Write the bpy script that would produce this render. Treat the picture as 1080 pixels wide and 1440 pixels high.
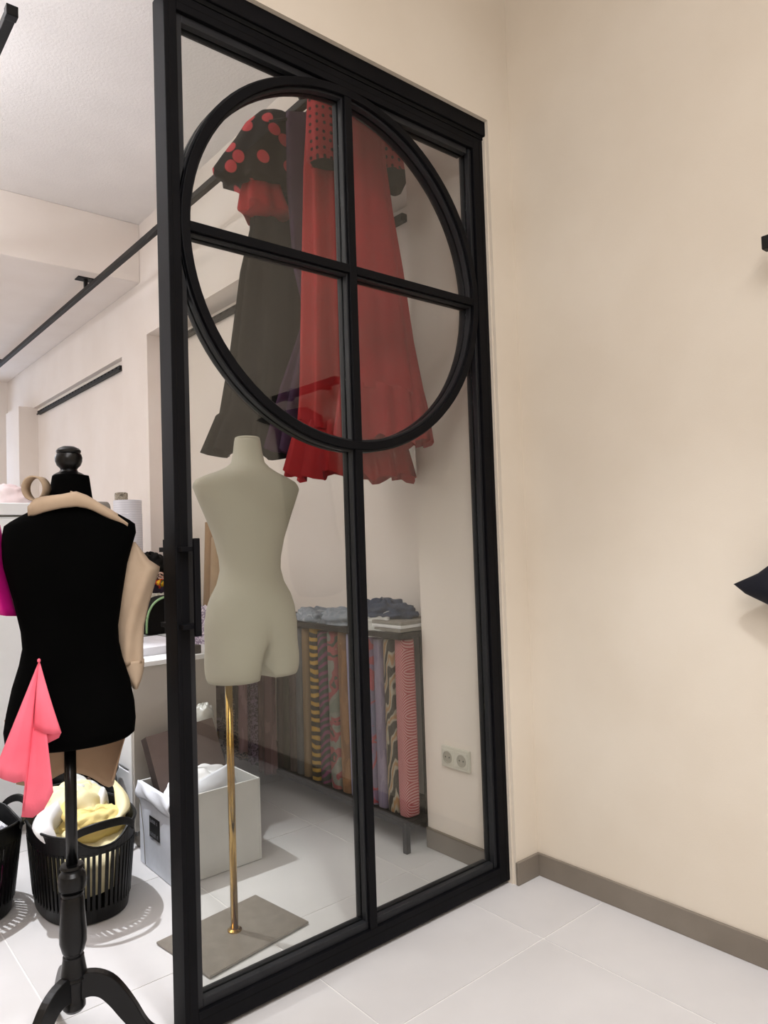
import bpy, math, random
from mathutils import Vector, Matrix, noise
random.seed(7)
for o in list(bpy.data.objects): bpy.data.objects.remove(o)
SC = bpy.context.scene
COL = SC.collection
PI = math.pi

# ------------------------------------------------------------------ camera
def make_camera():
    yaw, pitch, roll = (math.radians(a) for a in (40.157, 2.107, -1.861))
    f = Vector((math.sin(yaw)*math.cos(pitch), math.cos(yaw)*math.cos(pitch), math.sin(pitch)))
    r = Vector((math.cos(yaw), -math.sin(yaw), 0)); u = r.cross(f)
    c, s = math.cos(roll), math.sin(roll)
    R, U = c*r + s*u, -s*r + c*u
    cd = bpy.data.cameras.new('camera'); cam = bpy.data.objects.new('camera', cd); COL.objects.link(cam)
    m = Matrix((( R.x, U.x, -f.x, 0), (R.y, U.y, -f.y, 0), (R.z, U.z, -f.z, 1.2), (0, 0, 0, 1)))
    cam.matrix_world = m
    cd.sensor_fit = 'VERTICAL'; cd.sensor_height = 36; cd.lens = 1017.3/1440*36
    cd.clip_start = .05
    SC.camera = cam
make_camera()

# ------------------------------------------------------------------ world, light, exposure
w = bpy.data.worlds.new('world'); SC.world = w; w.use_nodes = True
w.node_tree.nodes['Background'].inputs[0].default_value = (.75, .85, 1, 1)
w.node_tree.nodes['Background'].inputs[1].default_value = .8
SC.view_settings.view_transform = 'Standard'; SC.view_settings.look = 'None'
SC.view_settings.gamma = 1; SC.view_settings.use_curve_mapping = False
SC.view_settings.exposure = 0.07

def area(name, loc, rot, sx, sy, power, color, spread=180):
    l = bpy.data.lights.new(name, 'AREA'); l.shape = 'RECTANGLE'; l.size = sx; l.size_y = sy
    l.energy = power; l.color = color; l.spread = math.radians(spread)
    o = bpy.data.objects.new(name, l); COL.objects.link(o); o.location = loc; o.rotation_euler = rot
    return o
def spot(name, loc, target, power, color, angle=70, blend=.6, radius=.03):
    l = bpy.data.lights.new(name, 'SPOT'); l.energy = power; l.color = color
    l.spot_size = math.radians(angle); l.spot_blend = blend; l.shadow_soft_size = radius
    o = bpy.data.objects.new(name, l); COL.objects.link(o); o.location = loc
    o.rotation_euler = (Vector(target)-Vector(loc)).to_track_quat('-Z', 'Y').to_euler()
    return o
def globe(name, loc, power, color, radius=.12):
    l = bpy.data.lights.new(name, 'POINT'); l.energy = power; l.color = color; l.shadow_soft_size = radius
    o = bpy.data.objects.new(name, l); COL.objects.link(o); o.location = loc; return o
WARM = (1, .985, 1.0); NEUT = (.90, .925, 1.0); COOL = (.93, .96, 1.0)
area('shop_ceiling_light', (.0, -.5, 3.40), (0, 0, 0), 1.6, 1.6, 50, WARM)
globe('shop_wall_fill', (-.9, -.9, 2.7), 64, WARM, .4)  # added point lamp; brightens the upper shop walls
area('workroom_ceiling_fill', (-.8, 3.3, 2.60), (PI, 0, 0), .9, 1.2, 72, NEUT)  # upward area lamp, unseen, added to lift the ceiling
globe('workroom_fill_near', (-1.1, 3.2, 2.55), 12, NEUT, .55)  # unseen point lamp put in to light ceiling and walls
globe('workroom_fill_far', (-1.0, 6.4, 2.4), 62, NEUT, .4)  # second added point lamp, unseen, for the far end of the room
spot('workroom_track_spot', (.50, 3.35, 2.95), (.80, 2.58, 0), 330, COOL, 37, .85, .02)
spot('shop_floor_fill', (.75, .45, 3.35), (1.25, 1.0, 0), 190, COOL, 56, .8, .09)  # spot added and aimed to brighten the shop floor

# ------------------------------------------------------------------ materials
def lin(h):
    h = h.lstrip('#'); v = [int(h[i:i+2], 16)/255 for i in (0, 2, 4)]
    return tuple((c/12.92 if c <= .04045 else ((c+.055)/1.055)**2.4) for c in v) + (1,)
MATS = {}
class NT:
    def __init__(s, m): s.t = m.node_tree; s.n = s.t.nodes
    def add(s, typ, **kw):
        n = s.n.new(typ)
        for k, v in kw.items(): setattr(n, k, v)
        return n
    def link(s, a, b): s.t.links.new(a, b)
def base(name, rough=.6, spec=.5, metal=0, sheen=0):
    m = bpy.data.materials.new(name); m.use_nodes = True
    b = m.node_tree.nodes['Principled BSDF']
    b.inputs['Roughness'].default_value = rough; b.inputs['Metallic'].default_value = metal
    b.inputs['Specular IOR Level'].default_value = spec; b.inputs['Sheen Weight'].default_value = sheen
    return m, NT(m), b
def ramp(nt, fac, stops, interp='LINEAR'):
    r = nt.add('ShaderNodeValToRGB'); e = r.color_ramp; e.interpolation = interp
    while len(e.elements) < len(stops): e.elements.new(.5)
    for el, (p, c) in zip(e.elements, stops): el.position = p; el.color = c
    nt.link(fac, r.inputs[0]); return r.outputs[0]
def coords(nt, scale=(1, 1, 1), rot=(0, 0, 0)):
    c = nt.add('ShaderNodeTexCoord'); mp = nt.add('ShaderNodeMapping')
    mp.inputs['Scale'].default_value = scale; mp.inputs['Rotation'].default_value = rot
    nt.link(c.outputs['Object'], mp.inputs['Vector']); return mp.outputs['Vector']
def add_bump(nt, b, height, strength, dist=.002):
    bp = nt.add('ShaderNodeBump'); bp.inputs['Strength'].default_value = strength; bp.inputs['Distance'].default_value = dist
    nt.link(height, bp.inputs['Height']); nt.link(bp.outputs['Normal'], b.inputs['Normal'])
def plain(name, col, col2=None, rough=.6, spec=.5, metal=0, scale=12, bump=0, bscale=None, sheen=0, dist=.002):
    """two close tones mixed by noise, optional fine relief"""
    if name in MATS: return MATS[name]
    m, nt, b = base(name, rough, spec, metal, sheen)
    v = coords(nt); n = nt.add('ShaderNodeTexNoise'); n.inputs['Scale'].default_value = scale; n.inputs['Detail'].default_value = 4
    nt.link(v, n.inputs['Vector'])
    c1 = lin(col); c2 = lin(col2) if col2 else tuple(min(1, x*1.06) for x in c1[:3])+(1,)
    nt.link(ramp(nt, n.outputs['Fac'], [(.35, c1), (.65, c2)]), b.inputs['Base Color'])
    if bump:
        n2 = nt.add('ShaderNodeTexNoise'); n2.inputs['Scale'].default_value = bscale or scale*8; n2.inputs['Detail'].default_value = 3
        nt.link(v, n2.inputs['Vector']); add_bump(nt, b, n2.outputs['Fac'], bump, dist)
    MATS[name] = m; return m
def dots(name, ground, dot, scale, radius, rnd=.5, rough=.8):
    m, nt, b = base(name, rough, .2)
    tc = nt.add('ShaderNodeTexCoord'); sx = nt.add('ShaderNodeSeparateXYZ'); cb = nt.add('ShaderNodeCombineXYZ'); nt.link(tc.outputs['Object'], sx.inputs[0])
    k1 = nt.add('ShaderNodeMath', operation='MULTIPLY'); k1.inputs[1].default_value = .8; nt.link(sx.outputs['Y'], k1.inputs[0])
    k2 = nt.add('ShaderNodeMath', operation='SUBTRACT'); nt.link(sx.outputs['X'], k2.inputs[0]); nt.link(k1.outputs[0], k2.inputs[1])
    nt.link(k2.outputs[0], cb.inputs[0]); nt.link(sx.outputs['Z'], cb.inputs[1]); v = cb.outputs[0]
    t = nt.add('ShaderNodeTexVoronoi'); t.voronoi_dimensions = '2D'; t.inputs['Scale'].default_value = scale
    t.inputs['Randomness'].default_value = rnd; nt.link(v, t.inputs['Vector'])
    nt.link(ramp(nt, t.outputs['Distance'], [(0, lin(dot)), (radius, lin(dot)), (radius+.03, lin(ground))]), b.inputs['Base Color'])
    return m
def zebra(name, stops, scale, dist=4, direction='Z', dscale=1.2, flat=(1, 1, 1), rot=(0, 0, 0), rough=.7):
    m, nt, b = base(name, rough, .3)
    v = coords(nt, flat, rot); t = nt.add('ShaderNodeTexWave'); t.wave_type = 'BANDS'; t.bands_direction = direction
    t.inputs['Scale'].default_value = scale; t.inputs['Distortion'].default_value = dist; t.inputs['Detail'].default_value = 1.5
    t.inputs['Detail Scale'].default_value = dscale; nt.link(v, t.inputs['Vector'])
    nt.link(ramp(nt, t.outputs['Fac'], [(p, lin(c)) for p, c in stops]), b.inputs['Base Color'])
    return m
def blotch(name, cols, scale, rough=.7, flat=(1, 1, 1)):
    m, nt, b = base(name, rough, .3)
    v = coords(nt, flat); n = nt.add('ShaderNodeTexNoise'); n.inputs['Scale'].default_value = scale; n.inputs['Detail'].default_value = 2
    n.inputs['Distortion'].default_value = .8; nt.link(v, n.inputs['Vector'])
    st = [(.3+.4*i/(len(cols)-1), lin(c)) for i, c in enumerate(cols)]
    nt.link(ramp(nt, n.outputs['Fac'], st, 'CONSTANT'), b.inputs['Base Color']); return m
def chevron(name, a, c, period, zperiod):
    m, nt, b = base(name, .75, .3)
    tc = nt.add('ShaderNodeTexCoord'); sx = nt.add('ShaderNodeSeparateXYZ'); nt.link(tc.outputs['Object'], sx.inputs[0])
    def mth(op, x, y):
        n = nt.add('ShaderNodeMath', operation=op)
        for i, q in enumerate((x, y)):
            if q is None: continue
            if isinstance(q, (int, float)): n.inputs[i].default_value = q
            else: nt.link(q, n.inputs[i])
        return n.outputs[0]
    tri = mth('PINGPONG', sx.outputs['Z'], zperiod)
    q = mth('ADD', mth('MULTIPLY', tri, 1.0), mth('MULTIPLY', sx.outputs['Y'], 1.5))
    s = mth('SINE', mth('MULTIPLY', q, 2*PI/period), None)
    nt.link(ramp(nt, mth('ADD', mth('MULTIPLY', s, .5), .5), [(.4, lin(a)), (.6, lin(c))]), b.inputs['Base Color'])
    return m

M = {}
M['wall'] = plain('wall_paint', '#d9cebe', '#ded4c5', .85, .25, 0, 2.5, .12, 260)
M['plaster'] = plain('workroom_paint', '#eee3d9', '#f2e8df', .85, .25, 0, 2.5, .15, 200)
M['ceiling'] = plain('ceiling_paint', '#ece7e3', '#f1ece8', .9, .2, 0, 3, .5, 90, 0, .004)
M['tile'] = plain('floor_tile', '#c3c0bf', '#ccc9c8', .5, .28, 0, 2.2, .05, 120)
M['grout'] = plain('grout', '#d9d6d3', '#e0ddda', .8, .3, 0, 30)
M['skirting'] = plain('skirting_tile', '#776e63', '#81786d', .5, .4, 0, 5)
M['black_metal'] = plain('black_powder_coat', '#0a0a0d', '#0e0e11', .55, .10, 0, 9, .04, 300)
M['bead_lit'] = plain('bead_lit_grey', '#1b1c1f', '#202124', .5, .3, 0, 9)  # frame black turned greyer: back light put into the bead colour
M['rail_metal'] = plain('rail_black', '#131211', '#181716', .5, .25, 0, 12)
M['slot'] = plain('slot_dark', '#050505', '#080808', .8, .2)
M['brass'] = plain('polished_brass', '#b08d4a', '#bf9c58', .16, .5, 1, 20)
M['plate'] = plain('brushed_steel_plate', '#857d73', '#8f877d', .35, .5, .35, 25)
M['mannequin'] = plain('mannequin_fabric', '#b7b3a4', '#bebaab', .8, .25, 0, 4, 0)
M['velvet'] = plain('black_velvet', '#040404', '#060606', 1, .03, 0, 8)
M['gloss_black'] = plain('gloss_black_wood', '#060607', '#09090a', .28, .35, 0, 10)
M['white_lam'] = plain('white_laminate', '#eeeff0', '#f3f4f5', .4, .45, 0, 6)
M['grey_lam'] = plain('shade_grey_laminate', '#b3ada5', '#b9b3ac', .5, .4, 0, 6)  # white laminate greyed: the worktable end's shade put into the colour
M['plastic'] = plain('black_plastic', '#070708', '#0a0a0b', .45, .3, 0, 20)
M['chrome'] = plain('chrome', '#c9ccd0', '#d2d5d8', .15, .5, 1, 10)
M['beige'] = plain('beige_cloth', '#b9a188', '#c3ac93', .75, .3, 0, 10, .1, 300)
M['beige_shade'] = plain('beige_cloth_shade', '#a98c70', '#b3977b', .75, .3, 0, 10, .1, 300)  # darker copy of the beige cloth, its shade put into the colour
M['magenta'] = plain('magenta_satin', '#c4127c', '#d21a88', .45, .4, 0, 10, .05, 200)
M['pink'] = plain('salmon_pink_cloth', '#ff6f86', '#ff7d92', .7, .3, 0, 8, .1, 300)
M['white_cloth'] = plain('white_cloth', '#e4e4e6', '#efeff0', .7, .3, 0, 9, .15, 60)
M['pinkwhite'] = plain('pinkish_white_cloth', '#f4dfe0', '#fbeef0', .7, .3, 0, 9, .1, 60)
M['cream'] = plain('cream_cloth', '#e6d9a8', '#efe4bc', .7, .3, 0, 9, .1, 60)
M['yellow'] = plain('pale_yellow_cloth', '#e9cf7d', '#f0dc98', .6, .3, 0, 9, .1, 60)
M['liner'] = plain('white_canvas', '#d3d6de', '#dde0e8', .75, .3, 0, 14, .2, 400)
M['board'] = plain('white_carton', '#c9c9c6', '#d2d2cf', .5, .4, 0, 8)
M['brown_card'] = plain('dark_brown_carton', '#3a302c', '#423733', .6, .35, 0, 8)
M['brown_face'] = plain('brown_carton_face', '#5b4d48', '#655650', .6, .35, 0, 8)  # lighter brown for the lid face than for its edge flaps
M['label_black'] = plain('label_black', '#070708', '#0a0a0b', .5, .3)
M['label_ink'] = plain('label_grey_ink', '#77777c', '#8a8a90', .6, .3)
M['socket'] = plain('socket_white', '#d6d2c6', '#dcd8cc', .35, .5, 0, 10)
M['socket_dark'] = plain('socket_recess', '#a9a498', '#b0ab9f', .5, .4, 0, 10)
M['pin_hole'] = plain('pin_hole', '#1c1b1a', '#201f1e', .7, .3)
M['paper'] = plain('white_paper', '#dedde2', '#e6e5ea', .7, .3, 0, 20)
M['denim'] = blotch('denim', ['#8f98a3', '#7d8793', '#a3abb3', '#69737f'], 22)
M['denim_dark'] = blotch('dark_denim', ['#2c3a52', '#36455e', '#26344a'], 40)
M['clear'] = plain('milky_plastic_film', '#c8cac6', '#dfe0dc', .25, .5, 0, 14, .6, 30)
M['grey_folded'] = plain('grey_folded_cloth', '#8b867f', '#96918a', .8, .3, 0, 20)
M['cardboard'] = plain('brown_cardboard', '#a5825f', '#b08d6a', .75, .3, 0, 10)
M['black_fabric'] = plain('black_fabric', '#0d0b09', '#12100d', .85, .15, 0, 12, 0)
M['purple_fabric'] = plain('dark_purple_fabric', '#37223a', '#402842', .8, .2, 0, 10, 0)
M['red_fabric'] = plain('red_fabric', '#9c1c20', '#a62125', .75, .25, 0, 8, 0)
M['red_fabric2'] = plain('deep_red_fabric', '#97222a', '#a0282f', .75, .25, 0, 8, 0)
M['navy'] = plain('navy_black_fabric', '#0b0d18', '#11131f', .6, .3, 0, 8, .1, 80)
M['red_dots'] = dots('red_with_small_dots', '#a32c34', '#2e0a0e', 33, .20, .2)
M['black_dots'] = dots('black_with_red_dots', '#110e0c', '#c8454d', 9.5, .25, .85)
M['daylight'] = None

def glass_mat():
    m = bpy.data.materials.new('tinted_glass'); m.use_nodes = True; nt = NT(m); nt.n.clear()
    out = nt.add('ShaderNodeOutputMaterial'); mix = nt.add('ShaderNodeMixShader')
    tr = nt.add('ShaderNodeBsdfTransparent'); tr.inputs[0].default_value = (.885, .89, .87, 1)
    gl = nt.add('ShaderNodeBsdfGlossy'); gl.inputs['Roughness'].default_value = 0; gl.inputs[0].default_value = (1, 1, 1, 1)
    lw = nt.add('ShaderNodeLayerWeight'); lw.inputs[0].default_value = .5
    p = nt.add('ShaderNodeMath', operation='POWER'); p.inputs[1].default_value = 5; nt.link(lw.outputs['Facing'], p.inputs[0])
    a = nt.add('ShaderNodeMath', operation='MULTIPLY_ADD'); a.inputs[1].default_value = .96; a.inputs[2].default_value = .04
    nt.link(p.outputs[0], a.inputs[0]); nt.link(a.outputs[0], mix.inputs[0])
    nt.link(tr.outputs[0], mix.inputs[1]); nt.link(gl.outputs[0], mix.inputs[2]); nt.link(mix.outputs[0], out.inputs[0])
    return m
M['glass'] = glass_mat()
def emis(name, col, strength):
    m = bpy.data.materials.new(name); m.use_nodes = True; nt = NT(m); nt.n.clear()
    out = nt.add('ShaderNodeOutputMaterial'); e = nt.add('ShaderNodeEmission'); e.inputs[0].default_value = lin(col); e.inputs[1].default_value = strength
    nt.link(e.outputs[0], out.inputs[0]); return m
M['daylight'] = emis('daylight_window', '#d2e4ff', 5.0)

# ------------------------------------------------------------------ mesh helpers
ROOT = {}
def rootloc(p):
    while p is not None and p.parent is not None: p = p.parent
    return ROOT.get(p.name, Vector((0, 0, 0))) if p is not None else Vector((0, 0, 0))
def tag(o, label=None, cat=None, group=None, kind=None):
    if label: o['label'] = label
    if cat: o['category'] = cat
    if group: o['group'] = group
    if kind: o['kind'] = kind
    return o
def thing(name, loc, label, cat, group=None):
    o = bpy.data.objects.new(name, None); COL.objects.link(o); o.location = loc; o.empty_display_size = .05
    ROOT[o.name] = Vector(loc); return tag(o, label, cat, group)
def obj(name, verts, faces, mat, parent=None, smooth=False, bevel=0, solid=0, sub=0, offset=0, split=0):
    """verts in world coordinates; a child is stored relative to its thing's base"""
    L = rootloc(parent)
    me = bpy.data.meshes.new(name); me.from_pydata([tuple(Vector(v)-L) for v in verts], [], faces); me.update()
    if mat: me.materials.append(mat)
    if smooth:
        for p in me.polygons: p.use_smooth = True
    o = bpy.data.objects.new(name, me); COL.objects.link(o)
    if parent is not None: o.parent = parent
    if solid:
        md = o.modifiers.new('thickness', 'SOLIDIFY'); md.thickness = solid; md.offset = offset
    if split:
        md = o.modifiers.new('crease', 'EDGE_SPLIT'); md.split_angle = math.radians(split)
    if bevel:
        md = o.modifiers.new('edge', 'BEVEL'); md.width = bevel; md.segments = 2; md.limit_method = 'ANGLE'; md.angle_limit = .7
    if sub:
        md = o.modifiers.new('smooth', 'SUBSURF'); md.levels = sub; md.render_levels = sub
    return o
class MB:
    def __init__(s): s.v = []; s.f = []
    def add(s, v, f):
        n = len(s.v); s.v += [Vector(q) for q in v]; s.f += [tuple(i+n for i in q) for q in f]; return s
    def box(s, x0, x1, y0, y1, z0, z1):
        v = [(x, y, z) for z in (z0, z1) for y in (y0, y1) for x in (x0, x1)]
        return s.add(v, [(0, 2, 3, 1), (4, 5, 7, 6), (0, 1, 5, 4), (2, 6, 7, 3), (0, 4, 6, 2), (1, 3, 7, 5)])
    def loft(s, rings, cap=True, closed=True):
        n = len(rings[0]); v = [p for r in rings for p in r]; f = []
        for i in range(len(rings)-1):
            for j in range(n if closed else n-1):
                k = (j+1) % n
                f.append((i*n+j, i*n+k, (i+1)*n+k, (i+1)*n+j))
        if cap and closed:
            f.append(tuple(reversed(range(n)))); f.append(tuple((len(rings)-1)*n+j for j in range(n)))
        return s.add(v, f)
    def lathe(s, prof, c=(0, 0), n=24, cap=True):
        return s.loft([[(c[0]+r*math.cos(2*PI*j/n), c[1]+r*math.sin(2*PI*j/n), z) for j in range(n)] for r, z in prof], cap)
    def tube(s, path, rad, n=10, cap=True):
        path = [Vector(p) for p in path]; rings = []
        t0 = (path[1]-path[0]).normalized(); a = Vector((0, 0, 1)) if abs(t0.z) < .9 else Vector((1, 0, 0))
        nx = t0.cross(a).normalized()
        for i, p in enumerate(path):
            t = (path[min(i+1, len(path)-1)]-path[max(i-1, 0)]).normalized()
            nx = (nx-t*nx.dot(t)).normalized(); ny = t.cross(nx)
            r = rad[i] if isinstance(rad, (list, tuple)) else rad
            rings.append([p+nx*r*math.cos(2*PI*j/n)+ny*r*math.sin(2*PI*j/n) for j in range(n)])
        return s.loft(rings, cap)
    def strip(s, path, sides, ups, w, h):
        """rectangular bar swept along path; sides/ups are the unit cross-section axes"""
        rings = []
        for p, a, b in zip(path, sides, ups):
            p, a, b = Vector(p), Vector(a)*w/2, Vector(b)*h/2
            rings.append([p-a-b, p+a-b, p+a+b, p-a+b])
        return s.loft(rings)
    def prism(s, poly, y0, y1):
        """polygon in x,z extruded along y"""
        n = len(poly); v = [(x, y0, z) for x, z in poly]+[(x, y1, z) for x, z in poly]
        f = [tuple(range(n)), tuple(reversed(range(n, 2*n)))]+[(i, i+n, (i+1) % n+n, (i+1) % n) for i in range(n)]
        return s.add(v, f)
    def ring(s, cx, cz, r0, r1, y0, y1, n=96):
        v = []; f = []
        for j in range(n):
            a = 2*PI*j/n; c, q = math.cos(a), math.sin(a)
            v += [(cx+r*c, y, cz+r*q) for r, y in ((r0, y0), (r1, y0), (r1, y1), (r0, y1))]
            k = (j+1) % n
            for e in range(4): f.append((4*j+e, 4*j+(e+1) % 4, 4*k+(e+1) % 4, 4*k+e))
        return s.add(v, f)
    def grid(s, fn, nu, nv):
        v = [fn(i/nu, j/nv) for i in range(nu+1) for j in range(nv+1)]
        f = [(i*(nv+1)+j, (i+1)*(nv+1)+j, (i+1)*(nv+1)+j+1, i*(nv+1)+j+1) for i in range(nu) for j in range(nv)]
        return s.add(v, f)
    def make(s, name, mat, parent=None, **kw): return obj(name, s.v, s.f, mat, parent, **kw)
def box(name, x0, x1, y0, y1, z0, z1, mat, parent=None, **kw):
    return MB().box(x0, x1, y0, y1, z0, z1).make(name, mat, parent, **kw)
def struct(o): o['kind'] = 'structure'; return o
def lerp(tab, x):
    for (a, *va), (b, *vb) in zip(tab, tab[1:]):
        if min(a, b) <= x <= max(a, b):
            t = (x-a)/(b-a) if b != a else 0
            return [p+(q-p)*t for p, q in zip(va, vb)]
    return list(tab[0][1:]) if abs(x-tab[0][0]) < abs(x-tab[-1][0]) else list(tab[-1][1:])
def fbm(p, s=1): return noise.fractal(Vector(p)*s, 1, 2, 3)

# ------------------------------------------------------------------ room shell
XA, XB, XR = 1.945, 2.11, 2.064            # workroom wall, back of its recesses, shop wall
YW0, YW1 = 1.662, 1.762                    # wall with the glass door
ZC, ZD = 3.44, 3.03                        # ceiling, lowered ceiling
XL, YB, YF = -2.6, -3.0, 8.6
fl = struct(box('floor', XL, 2.3, YB, 9.2, -.12, -.0015, M['grout']))
T, J = .6, .0022
def tile_mesh(w, d):
    b = MB().box(J, w-J, J, d-J, -.006, 0)
    me = bpy.data.meshes.new('tile'); me.from_pydata([tuple(v) for v in b.v], [], b.f); me.materials.append(M['tile']); me.update(); return me
TM = {}
gx = [1.743+T*k for k in range(-7, 2)]; gy = [1.397+T*k for k in range(-7, 13)]
for i in range(len(gx)-1):
    for j in range(len(gy)-1):
        x0, x1, y0, y1 = gx[i], min(gx[i+1], XB), gy[j], gy[j+1]
        key = (round(x1-x0, 3), round(y1-y0, 3))
        if key not in TM: TM[key] = tile_mesh(*key)
        o = bpy.data.objects.new('tile', TM[key]); COL.objects.link(o); o.parent = fl
        o.location = (x0, y0, random.uniform(-.0003, .0003))
struct(box('wall_right', XR, XR+.2, YB, YW1, 0, ZC, M['wall']))
struct(box('wall_back', XL, XR, YB-.1, YB, 0, ZC, M['wall']))
struct(box('wall_left', XL-.1, XL, YB, 9.2, 0, ZC, M['wall']))
mb = MB(); mb.box(1.9435, XR, YW0, YW1, 0, ZC); mb.box(-.6, 1.9435, YW0, YW1, 2.676, ZC); mb.box(XL, -.6, YW0, YW1, 0, ZC)
struct(mb.make('wall_door', M['wall']))
# workroom wall with two recesses
mb = MB()
Yj = [YW1, 2.10, 4.755, 5.22, 7.60, 9.2]
mb.box(XA, XB, Yj[0], Yj[1], 0, ZC); mb.box(XA, XB, Yj[2], Yj[3], 0, ZC); mb.box(XA, XB, Yj[4], Yj[5], 0, ZC)
mb.box(XA, XB, Yj[1], Yj[2], 2.645, ZC); mb.box(XA, XB, Yj[3], Yj[4], 2.592, ZC); mb.box(1.990, XB, Yj[3], Yj[4], 0, 2.592); mb.box(1.815, XA, 7.60, 8.10, 0, 2.60)
mb.box(XB, XB+.15, YW1, 9.2, 0, ZC)
struct(mb.make('wall_workroom', M['plaster']))
mb = MB(); mb.box(XL, 1.72, YF, YF+.2, 2.72, ZC); mb.box(1.72, XA, YF, YF+.2, 0, ZC); mb.box(XL, .6, YF, YF+.2, 0, 2.72); mb.box(XL, XA, YF+.5, YF+.6, 0, .9); mb.box(XL, XA, YF+.5, YF+.6, 2.6, ZC); mb.box(XL, .7, YF+.5, YF+.6, .9, 2.6)
struct(mb.make('wall_far', M['plaster']))
wn = struct(box('window_1', .7, 1.75, YF+.54, YF+.56, .9, 2.6, M['daylight']))
for x0, x1, z0, z1 in ((.7, .75, .9, 2.6), (1.70, 1.75, .9, 2.6), (1.2, 1.25, .9, 2.6), (.7, 1.75, .9, .95), (.7, 1.75, 2.55, 2.6)):
    box('window_frame', x0, x1, YF+.51, YF+.54, z0, z1, M['white_lam'], wn)
mb = MB(); mb.box(XL, 2.26, YB, 9.2, ZC, ZC+.1)
struct(mb.make('ceiling', M['ceiling']))
struct(box('ceiling_lowered', XL, XA, 4.85, 9.2, ZD, ZC, M['plaster'], bevel=.006))
def bb(name, *a): return struct(box(name, *a, M['skirting'], bevel=.002))
bb('baseboard_right', XR-.011, XR, YB, YW0-.0, 0, .077)
bb('baseboard_door', 1.940, XR-.011, YW0-.011, YW0, 0, .077)
bb('baseboard_workroom', XA-.011, XA, YW1, 2.10, 0, .077)
bb('baseboard_recess', XB-.011, XB, 2.10, 4.755, 0, .077)
bb('baseboard_far', XA-.011, XA, 4.755, 5.22, 0, .077)
struct(box('trim_1', 1.9385, 1.9435, YW0+.014, YW1, 0, 2.62, M['wall']))

# ------------------------------------------------------------------ steel and glass door
Y0, Y1 = 1.686, 1.756; GX, GZ, GR = 1.335, 2.018, .55
DX0, DX1, DZ1 = .751, 1.938, 2.610
dr = thing('glass_door', (1.345, 1.72, 0), 'tall black steel framed glass sliding door with a circle of bars', 'door')
BM = M['black_metal']
def stile(name, x0, x1, z0, z1): return box(name, x0, x1, Y0, Y1, z0, z1, BM, dr, bevel=.002)
lp = stile('stile', DX0, DX0+.034, 0.012, DZ1); rp = stile('stile', DX1-.05, DX1, 0.012, DZ1)
box('groove', DX0+.012, DX0+.014, Y0-.0008, Y0+.002, .02, DZ1-.01, M['slot'], lp)
box('groove', DX1-.018, DX1-.016, Y0-.0008, Y0+.002, .02, DZ1-.01, M['slot'], rp)
br = stile('bottom_rail', DX0+.034, DX1-.05, 0.012, .066); tr_ = stile('top_rail', DX0+.034, DX1-.05, 2.567, DZ1)
box('groove', DX0+.034, DX1-.05, Y0-.0008, Y0+.002, .046, .0475, M['slot'], br)
box('groove', DX0+.034, DX1-.05, Y0-.0008, Y0+.002, 2.588, 2.5895, M['slot'], tr_)
# glazing beads, front and back, recessed from the frame face
def bead(x0, x1, z0, z1):
    mb = MB(); mb.box(x0, x1, Y0+.012, 1.7175, z0, z1); mb.box(x0, x1, 1.7245, Y1-.012, z0, z1)
    return mb.make('glazing_bead', M['bead_lit'], dr, bevel=.002)
bead(DX0+.034, DX0+.052, .066, 2.567); bead(DX1-.064, DX1-.05, .066, 2.567)
bead(DX0+.052, DX1-.072, .066, .088); bead(DX0+.052, DX1-.072, 2.545, 2.567)
mu = box('mullion', GX-.0135, GX+.0135, Y0+.0012, Y1-.0012, .066, 2.567, BM, dr, bevel=.002)
bead(GX-.020, GX-.0135, .088, 2.545); bead(GX+.0135, GX+.020, .088, 2.545)
for sx in (-1, 1):
    a, b = sorted((GX+sx*.0135, GX+sx*.528))
    box('crossbar', a, b, Y0+.0006, Y1-.0006, 2.000, 2.025, BM, dr, bevel=.001)
    bead(*sorted((GX+sx*.020, GX+sx*.520)), 1.994, 2.000); bead(*sorted((GX+sx*.020, GX+sx*.520)), 2.025, 2.031)
mb = MB(); mb.ring(GX, GZ, .526, GR, Y0-.0006, Y1+.0006); rg = mb.make('ring', BM, dr, bevel=.002)
mb = MB(); mb.ring(GX, GZ, .519, .526, Y0+.012, 1.7175); mb.ring(GX, GZ, .519, .526, 1.7245, Y1-.012); mb.make('ring_bead', M['bead_lit'], rg, bevel=.001)
mb = MB(); mb.ring(GX, GZ, GR, GR+.006, Y0+.012, 1.7175); mb.ring(GX, GZ, GR, GR+.006, 1.7245, Y1-.012)
rb = mb.make('ring_bead', M['bead_lit'], rg, bevel=.001)
def arc(a0, a1, r=.512, n=24): return [(GX+r*math.cos(math.radians(a0+(a1-a0)*i/n)), GZ+r*math.sin(math.radians(a0+(a1-a0)*i/n))) for i in range(n+1)]
def pane(poly): return MB().prism(poly, 1.7178, 1.7242).make('pane', M['glass'], dr)
g = .016
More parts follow.
